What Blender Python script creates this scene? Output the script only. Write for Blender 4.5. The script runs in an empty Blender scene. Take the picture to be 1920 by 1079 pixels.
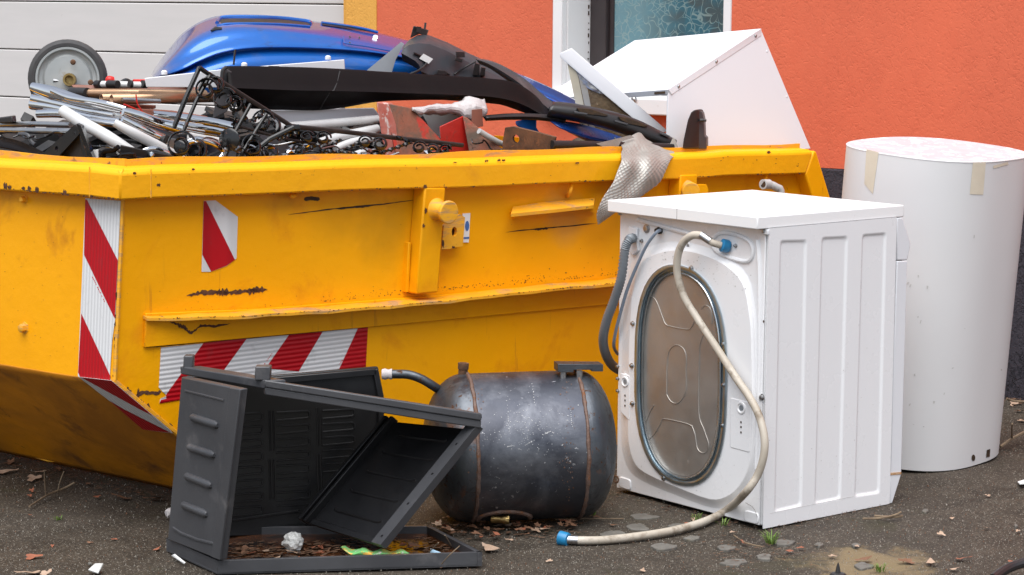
import bpy, bmesh, math, random
from mathutils import Vector as V, Matrix, noise as mnoise
random.seed(7)
scene = bpy.context.scene
COL = scene.collection

# ---------------------------------------------------------------- camera, sky, sun, exposure
F_PX, PITCH, ROLL, CAM_H = 4121.6, .1316, .0069, 1.4333
fwd = V((0, math.cos(PITCH), -math.sin(PITCH)))
up0 = V((0, math.sin(PITCH), math.cos(PITCH)))
rt0 = V((1, 0, 0))
cr, sr = math.cos(ROLL), math.sin(ROLL)
RT = rt0*cr + up0*sr
UP = up0*cr - rt0*sr
EYE = V((0, 0, CAM_H))
cd = bpy.data.cameras.new('camera'); cam = bpy.data.objects.new('camera', cd); COL.objects.link(cam)
cd.sensor_width = 36; cd.lens = F_PX/1920*36; cd.clip_start = .1; cd.clip_end = 500
cam.matrix_world = Matrix(((RT.x, UP.x, -fwd.x, EYE.x), (RT.y, UP.y, -fwd.y, EYE.y), (RT.z, UP.z, -fwd.z, EYE.z), (0, 0, 0, 1)))
scene.camera = cam
world = bpy.data.worlds.new('World'); scene.world = world; world.use_nodes = True
wn = world.node_tree.nodes; wl = world.node_tree.links
bg = wn['Background']
SUN_EL, SUN_AZ = math.radians(68), math.radians(192)      # azimuth clockwise from +Y: behind the camera, to its left
sky = wn.new('ShaderNodeTexSky'); sky.sky_type = 'NISHITA'; sky.sun_disc = False
sky.sun_elevation = SUN_EL; sky.sun_rotation = SUN_AZ
sky.air_density = 1.0; sky.dust_density = 2.0; sky.ozone_density = .6
hs = wn.new('ShaderNodeHueSaturation'); hs.inputs['Saturation'].default_value = .50   # overcast: cloud takes the blue out
wl.new(sky.outputs[0], hs.inputs['Color']); wl.new(hs.outputs[0], bg.inputs['Color'])
bg.inputs['Strength'].default_value = .06
sd = bpy.data.lights.new('sun', 'SUN'); sun = bpy.data.objects.new('sun', sd); COL.objects.link(sun)
sd.energy = 1.5; sd.angle = math.radians(70); sd.color = (1, .995, .985)
sdir = V((math.sin(SUN_AZ)*math.cos(SUN_EL), math.cos(SUN_AZ)*math.cos(SUN_EL), math.sin(SUN_EL)))
sun.rotation_euler = sdir.to_track_quat('Z', 'Y').to_euler()
scene.view_settings.view_transform = 'Standard'; scene.view_settings.look = 'None'
scene.view_settings.exposure = 1.64; scene.view_settings.gamma = 1; scene.view_settings.use_curve_mapping = False

# ---------------------------------------------------------------- measuring helpers: sight line -> point on a real surface
def ray(x, y): return RT*((x-960)/F_PX) + UP*((539.5-y)/F_PX) + fwd
def at(x, y, Y):
    d = ray(x, y); return EYE + d*(Y/d.y)
def ground(x, y, z=0.0):
    d = ray(x, y); return EYE + d*((z-CAM_H)/d.z)
def onp(x, y, p0, n):
    d = ray(x, y); return EYE + d*((p0-EYE).dot(n)/d.dot(n))
TH = math.radians(42)
SK_S = V((math.cos(TH), math.sin(TH), 0)); SK_N = V((math.sin(TH), -math.cos(TH), 0))      # skip long side: direction, outward normal
TE = math.radians(140)
SK_E = V((math.cos(TE), math.sin(TE), 0)); SK_M = V((-.643, -.766, 0))                                                                 # skip end: outward normal
SK_L = ground(225, 318, .985)
def sp(x, y, off=0.0): return onp(x, y, SK_L + SK_N*off, SK_N)
def ep(x, y, off=0.0): return onp(x, y, SK_L + SK_M*off, SK_M)
def yr(x):
    a = sp(x, 300).y
    return a if x >= 225 else ep(x, 300).y
def J(x, y, d=.2): return at(x, y, yr(x)+d)                                                  # a point in the load, d metres behind the rim

# ---------------------------------------------------------------- mesh helpers
WL = {}
def cat_rom(pts, k=6):
    pts = [V(p) for p in pts]
    if len(pts) < 3: return pts
    out = []
    for i in range(len(pts)-1):
        p0 = pts[max(i-1, 0)]; p1 = pts[i]; p2 = pts[i+1]; p3 = pts[min(i+2, len(pts)-1)]
        for j in range(k):
            t = j/k; t2 = t*t; t3 = t2*t
            out.append(.5*((2*p1) + (p2-p0)*t + (2*p0-5*p1+4*p2-p3)*t2 + (3*p1-p0-3*p2+p3)*t3))
    out.append(pts[-1]); return out

class MB:
    def __init__(s): s.v = []; s.f = []
    def poly(s, pts):
        i = len(s.v); s.v += [V(p) for p in pts]; s.f.append(tuple(range(i, i+len(pts)))); return s
    def prism(s, pts, vec):
        n = len(pts); i = len(s.v); vec = V(vec)
        s.v += [V(p) for p in pts] + [V(p)+vec for p in pts]
        s.f.append(tuple(range(i, i+n))); s.f.append(tuple(range(i+2*n-1, i+n-1, -1)))
        for k in range(n): s.f.append((i+k, i+(k+1) % n, i+n+(k+1) % n, i+n+k))
        return s
    def box(s, o, a, b, c):
        o = V(o); a = V(a); b = V(b); c = V(c)
        return s.prism([o, o+a, o+a+b, o+b], c)
    def cbox(s, c, sx, sy, sz, rz=0):
        m = Matrix.Rotation(rz, 3, 'Z'); a = m @ V((sx, 0, 0)); b = m @ V((0, sy, 0)); z = V((0, 0, sz))
        return s.box(V(c)-a/2-b/2-z/2, a, b, z)
    def tube(s, path, r, n=10, caps=True, closed=False, flat=1.0, smooth=0, upv=None):
        if smooth: path = cat_rom(path, smooth)
        path = [V(p) for p in path]; m = len(path)
        rs = r if isinstance(r, (list, tuple)) else [r]*m
        if len(rs) != m: rs = [rs[min(int(q/(m-1)*(len(rs)-1)), len(rs)-2)] + (rs[min(int(q/(m-1)*(len(rs)-1)), len(rs)-2)+1]-rs[min(int(q/(m-1)*(len(rs)-1)), len(rs)-2)])*((q/(m-1)*(len(rs)-1))-min(int(q/(m-1)*(len(rs)-1)), len(rs)-2)) for q in range(m)]
        t0 = (path[1]-path[0]).normalized()
        u = V(upv) if upv is not None else (V((0, 0, 1)) if abs(t0.z) < .9 else V((1, 0, 0)))
        base = len(s.v)
        for i, p in enumerate(path):
            if closed: t = (path[(i+1) % m]-path[i-1])
            else: t = path[min(i+1, m-1)]-path[max(i-1, 0)]
            t.normalize(); a = u-t*u.dot(t)
            if a.length < 1e-6: a = t.orthogonal()
            a.normalize(); b = t.cross(a); u = a
            for k in range(n):
                th = 2*math.pi*k/n; s.v.append(p+(a*math.cos(th)+b*math.sin(th)*flat)*rs[i])
        for i in range(m if closed else m-1):
            j = (i+1) % m
            for k in range(n):
                l = (k+1) % n; s.f.append((base+i*n+k, base+i*n+l, base+j*n+l, base+j*n+k))
        if caps and not closed:
            s.f.append(tuple(base+k for k in range(n))[::-1]); s.f.append(tuple(base+(m-1)*n+k for k in range(n)))
        return s
    def lathe(s, o, ax, prof, n=32, ref=None):
        o = V(o); ax = V(ax).normalized(); a = V(ref) if ref is not None else ax.orthogonal(); a = (a-ax*a.dot(ax)).normalized(); b = ax.cross(a)
        base = len(s.v); m = len(prof)
        for d, r in prof:
            for k in range(n):
                th = 2*math.pi*k/n; s.v.append(o+ax*d+(a*math.cos(th)+b*math.sin(th))*max(r, 1e-5))
        for i in range(m-1):
            for k in range(n):
                l = (k+1) % n; s.f.append((base+i*n+k, base+i*n+l, base+(i+1)*n+l, base+(i+1)*n+k))
        s.f.append(tuple(base+k for k in range(n))[::-1]); s.f.append(tuple(base+(m-1)*n+k for k in range(n)))
        return s
    def loft(s, curves, k=5, kk=4, disp=None):
        rows = [cat_rom(c, k) for c in curves]
        n = min(len(r) for r in rows); rows = [r[:n] for r in rows]
        if kk > 1:
            cols = [cat_rom([r[i] for r in rows], kk) for i in range(n)]
            rows = [[cols[i][j] for i in range(n)] for j in range(len(cols[0]))]
        base = len(s.v); m = len(rows)
        for j, r in enumerate(rows):
            for i, p in enumerate(r): s.v.append(p+(disp(i/(n-1), j/(m-1), p) if disp else V()))
        for j in range(m-1):
            for i in range(n-1): s.f.append((base+j*n+i, base+j*n+i+1, base+(j+1)*n+i+1, base+(j+1)*n+i))
        return s
    def plate(s, outer, holes, vec):
        bm = bmesh.new(); vec = V(vec); loops = [outer]+list(holes); es = []
        for lp in loops:
            vs = [bm.verts.new(V(p)) for p in lp]
            es += [bm.edges.new((vs[i], vs[(i+1) % len(vs)])) for i in range(len(vs))]
        bmesh.ops.triangle_fill(bm, use_beauty=True, use_dissolve=False, edges=es)
        bm.verts.index_update(); base = len(s.v); nv = len(bm.verts)
        vs = [v.co.copy() for v in bm.verts]; fs = [[v.index for v in f.verts] for f in bm.faces]; bm.free()
        s.v += vs
        for f in fs: s.f.append(tuple(base+i for i in f))
        if vec.length > 0:
            s.v += [v+vec for v in vs]
            for f in fs: s.f.append(tuple(base+nv+i for i in reversed(f)))
            i = 0
            for lp in loops:
                n = len(lp)
                for k in range(n): s.f.append((base+i+k, base+i+(k+1) % n, base+nv+i+(k+1) % n, base+nv+i+k))
                i += n
        return s
    def build(s, name, mat, parent=None, bevel=0, smooth=True, solid=0, sub=0, seg=2, ang=35, recalc=True, label=None, kind=None, weld=True):
        me = bpy.data.meshes.new(name)
        c = V(); lo = V((1e9,)*3); hi = V((-1e9,)*3)
        for v in s.v:
            for q in range(3): lo[q] = min(lo[q], v[q]); hi[q] = max(hi[q], v[q])
        c = (lo+hi)/2
        if parent is None: c.z = lo.z
        me.from_pydata([v-c for v in s.v], [], s.f)
        bm = bmesh.new(); bm.from_mesh(me)
        if weld: bmesh.ops.remove_doubles(bm, verts=bm.verts, dist=1e-6)
        if recalc: bmesh.ops.recalc_face_normals(bm, faces=bm.faces)
        bm.to_mesh(me); bm.free()
        if smooth:
            me.polygons.foreach_set('use_smooth', [True]*len(me.polygons))
            me.set_sharp_from_angle(angle=math.radians(ang))
        me.materials.append(mat)
        o = bpy.data.objects.new(name, me); COL.objects.link(o)
        if parent is not None:
            o.parent = parent; o.location = c-WL[parent]
        else: o.location = c
        WL[o] = c
        if solid:
            m = o.modifiers.new('solid', 'SOLIDIFY'); m.thickness = solid; m.offset = 0
        if bevel:
            m = o.modifiers.new('bevel', 'BEVEL'); m.width = bevel; m.segments = seg; m.limit_method = 'ANGLE'; m.angle_limit = math.radians(35)
            m.harden_normals = False
        if sub:
            m = o.modifiers.new('sub', 'SUBSURF'); m.levels = sub; m.render_levels = sub
        if label: o['label'] = label
        if kind: o['kind'] = kind
        return o

def tag(o, label, cat, group=None, kind=None):
    o['label'] = label; o['category'] = cat
    if group: o['group'] = group
    if kind: o['kind'] = kind
    return o
def thing(name, label, cat, loc, group=None):
    o = bpy.data.objects.new(name, None); COL.objects.link(o); o.location = V(loc); o.empty_display_size = .1; WL[o] = V(loc)
    return tag(o, label, cat, group)

# ---------------------------------------------------------------- materials
def nd(nt, t, **kw):
    n = nt.nodes.new(t)
    for k, v in kw.items():
        if k.startswith('i_'): n.inputs[k[2:].replace('_', ' ')].default_value = v
        else: setattr(n, k, v)
    return n
def rgba(c): return (c[0], c[1], c[2], 1)
def noise(nt, pos, scale, detail=4, rough=.55, dist=0, stretch=None):
    n = nd(nt, 'ShaderNodeTexNoise'); n.inputs['Scale'].default_value = scale; n.inputs['Detail'].default_value = detail
    n.inputs['Roughness'].default_value = rough; n.inputs['Distortion'].default_value = dist
    if stretch:
        mp = nd(nt, 'ShaderNodeMapping'); mp.inputs['Scale'].default_value = stretch; nt.links.new(pos, mp.inputs['Vector']); pos = mp.outputs[0]
    nt.links.new(pos, n.inputs['Vector']); return n.outputs['Fac']
def ramp(nt, fac, lo, hi, a=0.0, b=1.0):
    m = nd(nt, 'ShaderNodeMapRange'); m.inputs['From Min'].default_value = lo; m.inputs['From Max'].default_value = hi
    m.inputs['To Min'].default_value = a; m.inputs['To Max'].default_value = b; nt.links.new(fac, m.inputs['Value']); return m.outputs[0]
def mix(nt, fac, a, b):
    m = nd(nt, 'ShaderNodeMix', data_type='RGBA')
    for sock, val in ((m.inputs['Factor'], fac), (m.inputs[6], a), (m.inputs[7], b)):
        if isinstance(val, (int, float)): sock.default_value = val
        elif isinstance(val, tuple): sock.default_value = rgba(val)
        else: nt.links.new(val, sock)
    return m.outputs[2]
def math_(nt, op, a, b=None, c=None):
    m = nd(nt, 'ShaderNodeMath', operation=op)
    for i, val in enumerate((a, b, c)):
        if val is None: continue
        if isinstance(val, (int, float)): m.inputs[i].default_value = val
        else: nt.links.new(val, m.inputs[i])
    return m.outputs[0]
def base_mat(name):
    m = bpy.data.materials.new(name); m.use_nodes = True; nt = m.node_tree
    b = nt.nodes['Principled BSDF']; g = nd(nt, 'ShaderNodeNewGeometry'); return m, nt, b, g.outputs['Position']
def mat(name, c1, c2=None, scale=6, rough=.5, rvar=.1, metal=0, bump=0, bscale=60, spots=(), coat=0, stretch=None, spec=.5, bdist=.004):
    """spots: (colour, scale, threshold, softness, area_scale, rough or None)"""
    m, nt, b, pos = base_mat(name)
    col = mix(nt, ramp(nt, noise(nt, pos, scale, 5, .6, 0, stretch), .3, .7), c1, c2 or c1)
    r = ramp(nt, noise(nt, pos, scale*2.3, 4), .3, .7, max(rough-rvar, .03), min(rough+rvar, 1))
    hb = noise(nt, pos, bscale, 5, .6)
    for sp_ in spots:
        c, sc, th, soft, asc = sp_[:5]
        f = ramp(nt, noise(nt, pos, sc, 6, .65, .4, sp_[6] if len(sp_) > 6 else None), th, th+soft)
        if asc: f = math_(nt, 'MULTIPLY', f, ramp(nt, noise(nt, pos, asc, 3), .5, .6))
        col = mix(nt, f, col, c)
        if len(sp_) > 5 and sp_[5] is not None:
            mm = nd(nt, 'ShaderNodeMix'); nt.links.new(f, mm.inputs[0]); nt.links.new(r, mm.inputs[2]); mm.inputs[3].default_value = sp_[5]; r = mm.outputs[0]
    nt.links.new(col, b.inputs['Base Color']); nt.links.new(r, b.inputs['Roughness'])
    b.inputs['Metallic'].default_value = metal; b.inputs['Coat Weight'].default_value = coat; b.inputs['Coat Roughness'].default_value = .05
    b.inputs['Specular IOR Level'].default_value = spec
    if bump:
        bp = nd(nt, 'ShaderNodeBump'); bp.inputs['Strength'].default_value = bump; bp.inputs['Distance'].default_value = bdist
        nt.links.new(hb, bp.inputs['Height']); nt.links.new(bp.outputs[0], b.inputs['Normal'])
    return m
RUST = (.075, .028, .012)
YEL = (.84, .355, .001); YEL2 = (.87, .385, .002)
M = {}
M['yellow'] = mat('yellow_paint', YEL, YEL2, 2.2, .4, .08, bump=.22, bscale=16, bdist=.010, spec=.18,
    spots=[((.66, .22, .005), 3.5, .56, .2, 0, None), ((.52, .20, .010), 26, .62, .14, 2.5, None, (1, 1, .1)), ((.30, .10, .01), 70, .69, .03, 2.3, .8), (RUST, 42, .725, .02, 1.7, .8)])
M['yellow_end'] = mat('yellow_paint_thin', (.80, .33, .002), (.85, .37, .003), 2.5, .45, .08, bump=.2, bscale=16, bdist=.010, spec=.18,
    spots=[((.45, .15, .008), 5, .55, .2, 0, None), (RUST, 60, .71, .03, 2.3, .8)])
M['yellow_worn'] = mat('yellow_paint_worn', (.74, .33, .008), (.80, .38, .014), 5, .6, .1, bump=.3, bscale=70,
    spots=[((.42, .24, .10), 9, .5, .15, 0, .8, (1, 1, 6)), ((.16, .10, .04), 30, .6, .06, 4, .9), (RUST, 60, .66, .03, 3, .9)])
M['yellow_rim'] = mat('yellow_paint_rim', (.84, .37, .004), (.87, .41, .008), 2, .42, .08, bump=.3, bscale=20, bdist=.008, spec=.22,
    spots=[((.58, .21, .012), 4, .58, .2, 0, None), (RUST, 34, .70, .02, 1.4, .85), ((.2, .08, .015), 85, .70, .03, 2.5, .85)])
M['yellow_under'] = mat('shaded_rusty_yellow_paint', (.66, .235, .004), (.74, .28, .005), 2.5, .5, .08, bump=.15, bscale=30, bdist=.008, spec=.3,  # underside shade put into a darker, browner yellow, with rust and stains over it
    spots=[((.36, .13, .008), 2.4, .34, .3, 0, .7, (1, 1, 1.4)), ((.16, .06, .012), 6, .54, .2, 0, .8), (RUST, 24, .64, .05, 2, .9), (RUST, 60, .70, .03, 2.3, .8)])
M['rust'] = mat('flaking_rust', (.05, .02, .01), (.13, .05, .02), 60, .9, .05, bump=.6, bscale=140)
M['rust_plate'] = mat('rusted_steel', (.06, .03, .015), (.14, .065, .03), 25, .85, .08, bump=.5, bscale=90, spots=[((.2, .08, .03), 40, .6, .1, 0, .9)])
M['grime'] = mat('black_grime', (.02, .012, .006), (.06, .03, .01), 80, .8)
M['orange_wall'] = None
M['tape_white'] = mat('reflective_white_tape', (.62, .62, .62), (.7, .7, .7), 20, .38, .06, bump=.05, spots=[((.4, .4, .38), 30, .64, .1, 4, None)])
M['tape_red'] = mat('reflective_red_tape', (.50, .006, .012), (.56, .01, .016), 20, .38, .06, spots=[((.35, .02, .02), 30, .64, .1, 4, None)])
M['white_enamel'] = mat('white_enamel', (.77, .77, .78), (.76, .76, .77), 3, .28, .04, coat=.2, spots=[((.55, .53, .5), 85, .76, .03, 3, .6)])
M['white_top'] = mat('white_laminate', (.82, .82, .82), (.81, .81, .81), 3, .4, .06, spots=[((.66, .63, .64), 40, .68, .05, 4, .6)])
M['white_sheet'] = mat('white_sheet_steel', (.70, .71, .735), (.69, .70, .725), 2, .32, .05, spots=[((.6, .6, .6), 80, .75, .03, 2, None)])
M['jacket'] = mat('white_casing_vinyl', (.66, .655, .655), (.63, .625, .625), 2, .4, .05, spots=[((.66, .64, .62), 9, .68, .12, 2, None)])
M['jacket_top'] = mat('pinkish_insulation_face', (.50, .42, .44), (.56, .48, .50), 5, .6, .1, bump=.2, bscale=40, spots=[((.76, .74, .74), 26, .55, .04, 0, .7, (1, 1, 1)), ((.5, .45, .36), 6, .62, .1, 0, .7)])
M['masking'] = mat('aged_masking_tape', (.66, .59, .47), (.58, .51, .40), 12, .6, .1)
M['zinc'] = mat('galvanised_sheet', (.38, .42, .45), (.55, .58, .60), 6, .24, .06, metal=1, spots=[((.3, .34, .36), 18, .6, .1, 0, .4)])
M['zinc_dark'] = mat('zinc_ring', (.40, .48, .53), (.52, .60, .64), 8, .42, .08, metal=1)
M['zinc_plate'] = mat('brushed_zinc_cover', (.42, .39, .36), (.50, .47, .43), 7, .56, .06, metal=.9, spots=[((.45, .42, .4), 60, .66, .06, 3, .5)])
M['chrome'] = mat('chrome', (.86, .86, .87), (.80, .79, .78), 8, .05, .02, metal=1, bump=.06, bscale=10, bdist=.02)
M['steel'] = mat('bare_steel', (.4, .4, .41), (.5, .5, .5), 12, .35, .1, metal=1)
M['brass'] = mat('brass', (.45, .33, .14), (.3, .2, .08), 30, .35, .1, metal=1)
M['tank'] = mat('blued_tank_steel', (.04, .045, .06), (.09, .092, .105), 4, .42, .1, metal=.78, bump=.12, bscale=30,
    spots=[((.20, .21, .235), 5, .46, .28, 0, .42), ((.45, .45, .46), 95, .63, .02, 4, .6), ((.40, .40, .42), 40, .66, .03, 7, .6), ((.14, .06, .025), 36, .70, .03, 3, .8)])
M['tank_end'] = mat('scaled_tank_steel', (.065, .072, .082), (.12, .13, .145), 6, .40, .1, metal=.8, bump=.25, bscale=50,
    spots=[((.05, .045, .05), 12, .55, .1, 0, .5), ((.20, .085, .035), 20, .57, .04, 4, .85), ((.10, .045, .02), 55, .61, .03, 0, .85)])
M['weld'] = mat('rusty_weld', (.11, .055, .035), (.17, .12, .10), 40, .7, .1, metal=.3, bump=.6, bscale=120, spots=[((.2, .08, .03), 35, .55, .1, 0, .9)])
M['grey_plastic'] = mat('grey_plastic', (.042, .043, .048), (.062, .063, .068), 4, .40, .1, bump=.06, bscale=160, spots=[((.15, .14, .14), 6, .58, .25, 0, .5), ((.20, .19, .18), 26, .66, .03, 3, .6, (1, 1, .15)), ((.13, .11, .10), 60, .70, .06, 3, .6)])
M['dark_plastic'] = mat('charcoal_and_shaded_plastic', (.007, .007, .008), (.011, .011, .012), 8, .36, .08, spots=[((.09, .08, .075), 70, .70, .06, 3, .7)])  # near-black also puts shade into the colour of the cabinet's inner panels
M['black_plastic'] = mat('black_plastic', (.014, .013, .014), (.022, .02, .02), 8, .42, .1, spots=[((.05, .045, .04), 50, .68, .06, 3, .7)])
M['brown_black'] = mat('brown_black_plastic', (.004, .0026, .003), (.0065, .0045, .0045), 6, .58, .1, bump=.08, bscale=300, spec=.12)
M['iron'] = mat('black_painted_iron', (.007, .007, .008), (.012, .012, .012), 20, .16, .08, spots=[((.06, .025, .015), 40, .62, .05, 0, .7)])
M['iron_brown'] = mat('rusted_iron_bar', (.014, .009, .008), (.028, .016, .013), 30, .55, .1)
M['blue_paint'] = None
M['blue_in'] = mat('blue_paint_inside', (.006, .03, .14), (.01, .05, .22), 6, .35, .1)
M['red_steel'] = mat('red_painted_steel', (.46, .012, .008), (.38, .018, .01), 8, .45, .1, bump=.3, spots=[((.14, .05, .03), 12, .60, .12, 0, .8)])
M['red_worn'] = mat('worn_red_steel', (.27, .085, .045), (.17, .07, .04), 7, .6, .1, bump=.5, spots=[((.10, .07, .05), 9, .48, .15, 0, .8), ((.42, .03, .015), 10, .56, .08, 0, .6), ((.06, .03, .02), 40, .62, .05, 0, .9)])
M['red_scraped'] = mat('scraped_red_steel', (.42, .10, .07), (.5, .2, .16), 25, .6, .1, bump=.4, spots=[((.6, .5, .46), 30, .55, .06, 0, .8)])
M['red_plastic'] = mat('red_plastic', (.55, .02, .015), None, 8, .4)
M['foam'] = mat('dirty_white_foam', (.50, .47, .46), (.40, .36, .36), 14, .8, .1, bump=.4, bscale=120)
M['foil'] = mat('embossed_aluminium', (.40, .385, .355), (.31, .29, .26), 14, .42, .08, metal=.3, bump=.15, bscale=200, spots=[((.25, .2, .17), 25, .6, .1, 0, .5)])
M['white_pipe'] = mat('white_painted_pipe', (.58, .58, .58), (.50, .495, .485), 12, .35, .1, spots=[((.3, .25, .2), 60, .68, .05, 3, .7)])
M['brown_bar'] = mat('red_brown_flat_bar', (.20, .075, .05), (.26, .10, .065), 12, .55, .1)
M['bronze'] = mat('bronze_tube', (.42, .27, .17), (.36, .22, .13), 10, .3, .08, metal=.8)
M['wool'] = mat('brown_mineral_wool', (.10, .065, .035), (.20, .14, .08), 30, .95, .03, bump=1.0, bscale=110, spots=[((.35, .28, .18), 90, .62, .08, 0, .9)])
M['cream'] = mat('yellowed_frame_edge', (.52, .47, .36), (.44, .39, .29), 10, .5)
M['hose_cream'] = mat('grimy_cream_hose', (.36, .31, .245), (.50, .45, .38), 9, .5, .1, spots=[((.20, .155, .11), 16, .54, .14, 0, .7), ((.12, .09, .06), 60, .66, .04, 3, .8)])
M['hose_grey'] = mat('grey_drain_hose', (.16, .18, .20), (.20, .22, .24), 14, .4)
M['cable'] = mat('grey_blue_cable', (.20, .24, .30), None, 14, .4)
M['blue_cap'] = mat('blue_plastic_nut', (.01, .16, .34), (.015, .2, .4), 14, .4)
M['pvc'] = mat('grey_pvc', (.45, .46, .45), (.38, .39, .38), 14, .4)
M['rubber'] = mat('grey_rubber', (.03, .03, .033), (.05, .047, .046), 14, .7)
M['wheel_disc'] = mat('galvanised_wheel', (.34, .36, .36), (.46, .47, .46), 9, .42, .1, metal=.6, spots=[((.3, .24, .17), 20, .6, .12, 0, .7)])
M['window_frame'] = mat('brown_window_frame', (.032, .024, .025), (.042, .032, .032), 8, .4)
M['white_trim'] = mat('white_trim_paint', (.78, .78, .78), (.74, .74, .75), 4, .5, spots=[((.45, .43, .4), 40, .68, .06, 2, None)])
M['garage'] = mat('garage_door_paint', (.62, .59, .575), (.585, .56, .545), 3, .5, .05, stretch=(1, 1, 8), spots=[((.52, .49, .47), 40, .66, .08, 3, None)])
M['paper'] = mat('white_paper', (.75, .75, .74), None, 9, .6)
M['label_blue'] = mat('blue_print', (.05, .14, .38), None, 9, .5)
M['leaf_brown'] = mat('dead_leaf_brown', (.13, .06, .03), (.20, .10, .055), 40, .75, .1, bump=.4, bscale=150)
M['leaf_pale'] = mat('dead_leaf_pale', (.32, .21, .14), (.42, .30, .22), 40, .75, .1, bump=.4, bscale=150)
M['leaf_red'] = mat('dead_leaf_red', (.22, .07, .035), (.30, .10, .05), 40, .7, .1, bump=.4, bscale=150)
M['twig'] = mat('dry_twig', (.22, .16, .10), (.12, .08, .05), 30, .8)
M['grass'] = mat('green_grass', (.09, .16, .02), (.14, .22, .04), 30, .6)
M['stone'] = mat('pale_flat_stone', (.085, .077, .066), (.15, .14, .122), 26, .75, .1, bump=.4, bscale=90, spots=[((.1, .085, .06), 20, .58, .1, 0, .9)])
M['grit'] = mat('pale_grit', (.16, .14, .115), (.38, .35, .30), 200, .7)
M['housing'] = mat('slate_plastic', (.036, .038, .045), (.046, .048, .055), 8, .42, .08, spots=[((.09, .085, .08), 70, .70, .06, 3, .7)])
M['flange_grey'] = mat('grey_painted_flange', (.34, .36, .40), (.40, .42, .45), 9, .5)
M['torn_foil'] = mat('grey_torn_foil', (.50, .50, .50), (.30, .29, .27), 60, .4, .1, metal=.3)
M['litter'] = mat('leaf_crumbs', (.05, .024, .012), (.16, .085, .045), 150, .8)
M['clear_ice'] = mat('crumpled_clear_plastic', (.62, .62, .60), (.5, .5, .48), 40, .25, .1, bump=.8, bscale=90)
M['wrap_green'] = mat('green_wrapper', (.16, .50, .16), (.25, .58, .22), 18, .35, spots=[((.75, .42, .08), 25, .56, .03, 0, None), ((.7, .68, .6), 30, .64, .03, 0, None)])
M['scrap_blue'] = mat('pale_blue_scrap', (.35, .52, .66), None, 12, .5)
M['scrap_black'] = mat('dark_scrap_metal', (.012, .012, .013), (.035, .033, .033), 9, .5, .15, metal=.2)

def tape_mat(name, c, d):                                        # ribbed reflective film, ribs running along the tape
    m, nt, b, pos = base_mat(name)
    dp_ = nd(nt, 'ShaderNodeVectorMath', operation='DOT_PRODUCT'); nt.links.new(pos, dp_.inputs[0]); dp_.inputs[1].default_value = d
    w_ = math_(nt, 'SINE', math_(nt, 'MULTIPLY', dp_.outputs['Value'], 2*math.pi/.0125))
    f = ramp(nt, w_, -.2, .9, 0, .5)
    col = mix(nt, f, c, tuple(x*.72 for x in c))
    col = mix(nt, ramp(nt, noise(nt, pos, 22, 5), .6, .72, 0, .5), col, tuple(x*.6+.02 for x in c))
    nt.links.new(col, b.inputs['Base Color']); b.inputs['Roughness'].default_value = .4; b.inputs['Specular IOR Level'].default_value = .3
    bp = nd(nt, 'ShaderNodeBump'); bp.inputs['Strength'].default_value = .35; bp.inputs['Distance'].default_value = .002
    nt.links.new(w_, bp.inputs['Height']); nt.links.new(bp.outputs[0], b.inputs['Normal']); return m
for k_, d_ in (('up', tuple(SK_E)), ('flat', (0, 0, 1))):
    M['tape_white_'+k_] = tape_mat('ribbed_white_tape_'+k_, (.66, .66, .66), d_); M['tape_red_'+k_] = tape_mat('ribbed_red_tape_'+k_, (.42, .003, .009), d_)
def stucco(name, c1, c2, strength=.9):
    m, nt, b, pos = base_mat(name)
    n1 = noise(nt, pos, 9, 6, .65, 1.2); n2 = noise(nt, pos, 52, 5, .6, 1.6, (1, 1, .8)); n3 = noise(nt, pos, 140, 3)
    gou = ramp(nt, n2, .50, .64)                                     # worm-like gouges of the trowelled render
    area = ramp(nt, noise(nt, pos, 5, 3), .38, .6, .25, 1)
    g = math_(nt, 'MULTIPLY', gou, area)
    h = math_(nt, 'ADD', math_(nt, 'MULTIPLY', g, -1.0), math_(nt, 'MULTIPLY', n3, .25))
    col = mix(nt, ramp(nt, n1, .3, .7), c1, c2)
    col = mix(nt, ramp(nt, noise(nt, pos, 1.6, 4, .6, .3, (1, 1, .25)), .35, .7, 0, .45), col, (c1[0]*.78, c1[1]*.8, c1[2]*.85))
    nt.links.new(col, b.inputs['Base Color']); b.inputs['Roughness'].default_value = .85; b.inputs['Specular IOR Level'].default_value = .25
    bp = nd(nt, 'ShaderNodeBump'); bp.inputs['Strength'].default_value = strength; bp.inputs['Distance'].default_value = .012
    nt.links.new(h, bp.inputs['Height']); nt.links.new(bp.outputs[0], b.inputs['Normal'])
    return m
M['orange_wall'] = stucco('orange_render', (.66, .142, .072), (.70, .158, .08), .27)
M['yellow_wall'] = stucco('yellow_render', (.74, .37, .075), (.78, .40, .09), .3)
M['plinth'] = stucco('dark_plinth_render', (.045, .04, .05), (.06, .055, .066), .9)

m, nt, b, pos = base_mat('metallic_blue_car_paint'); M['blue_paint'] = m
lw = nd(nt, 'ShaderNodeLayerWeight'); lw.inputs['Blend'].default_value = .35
col = mix(nt, ramp(nt, lw.outputs['Facing'], .35, .95), (.004, .115, .45), (.04, .03, .22))  # reflected purple sheen put into the paint colour at grazing angles
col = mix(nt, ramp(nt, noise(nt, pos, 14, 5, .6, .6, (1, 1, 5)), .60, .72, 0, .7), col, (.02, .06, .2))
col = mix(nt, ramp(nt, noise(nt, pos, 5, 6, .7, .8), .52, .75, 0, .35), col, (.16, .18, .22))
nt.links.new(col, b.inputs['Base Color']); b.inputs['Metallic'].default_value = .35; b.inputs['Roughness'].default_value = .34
b.inputs['Coat Weight'].default_value = 1; b.inputs['Coat Roughness'].default_value = .04

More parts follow.
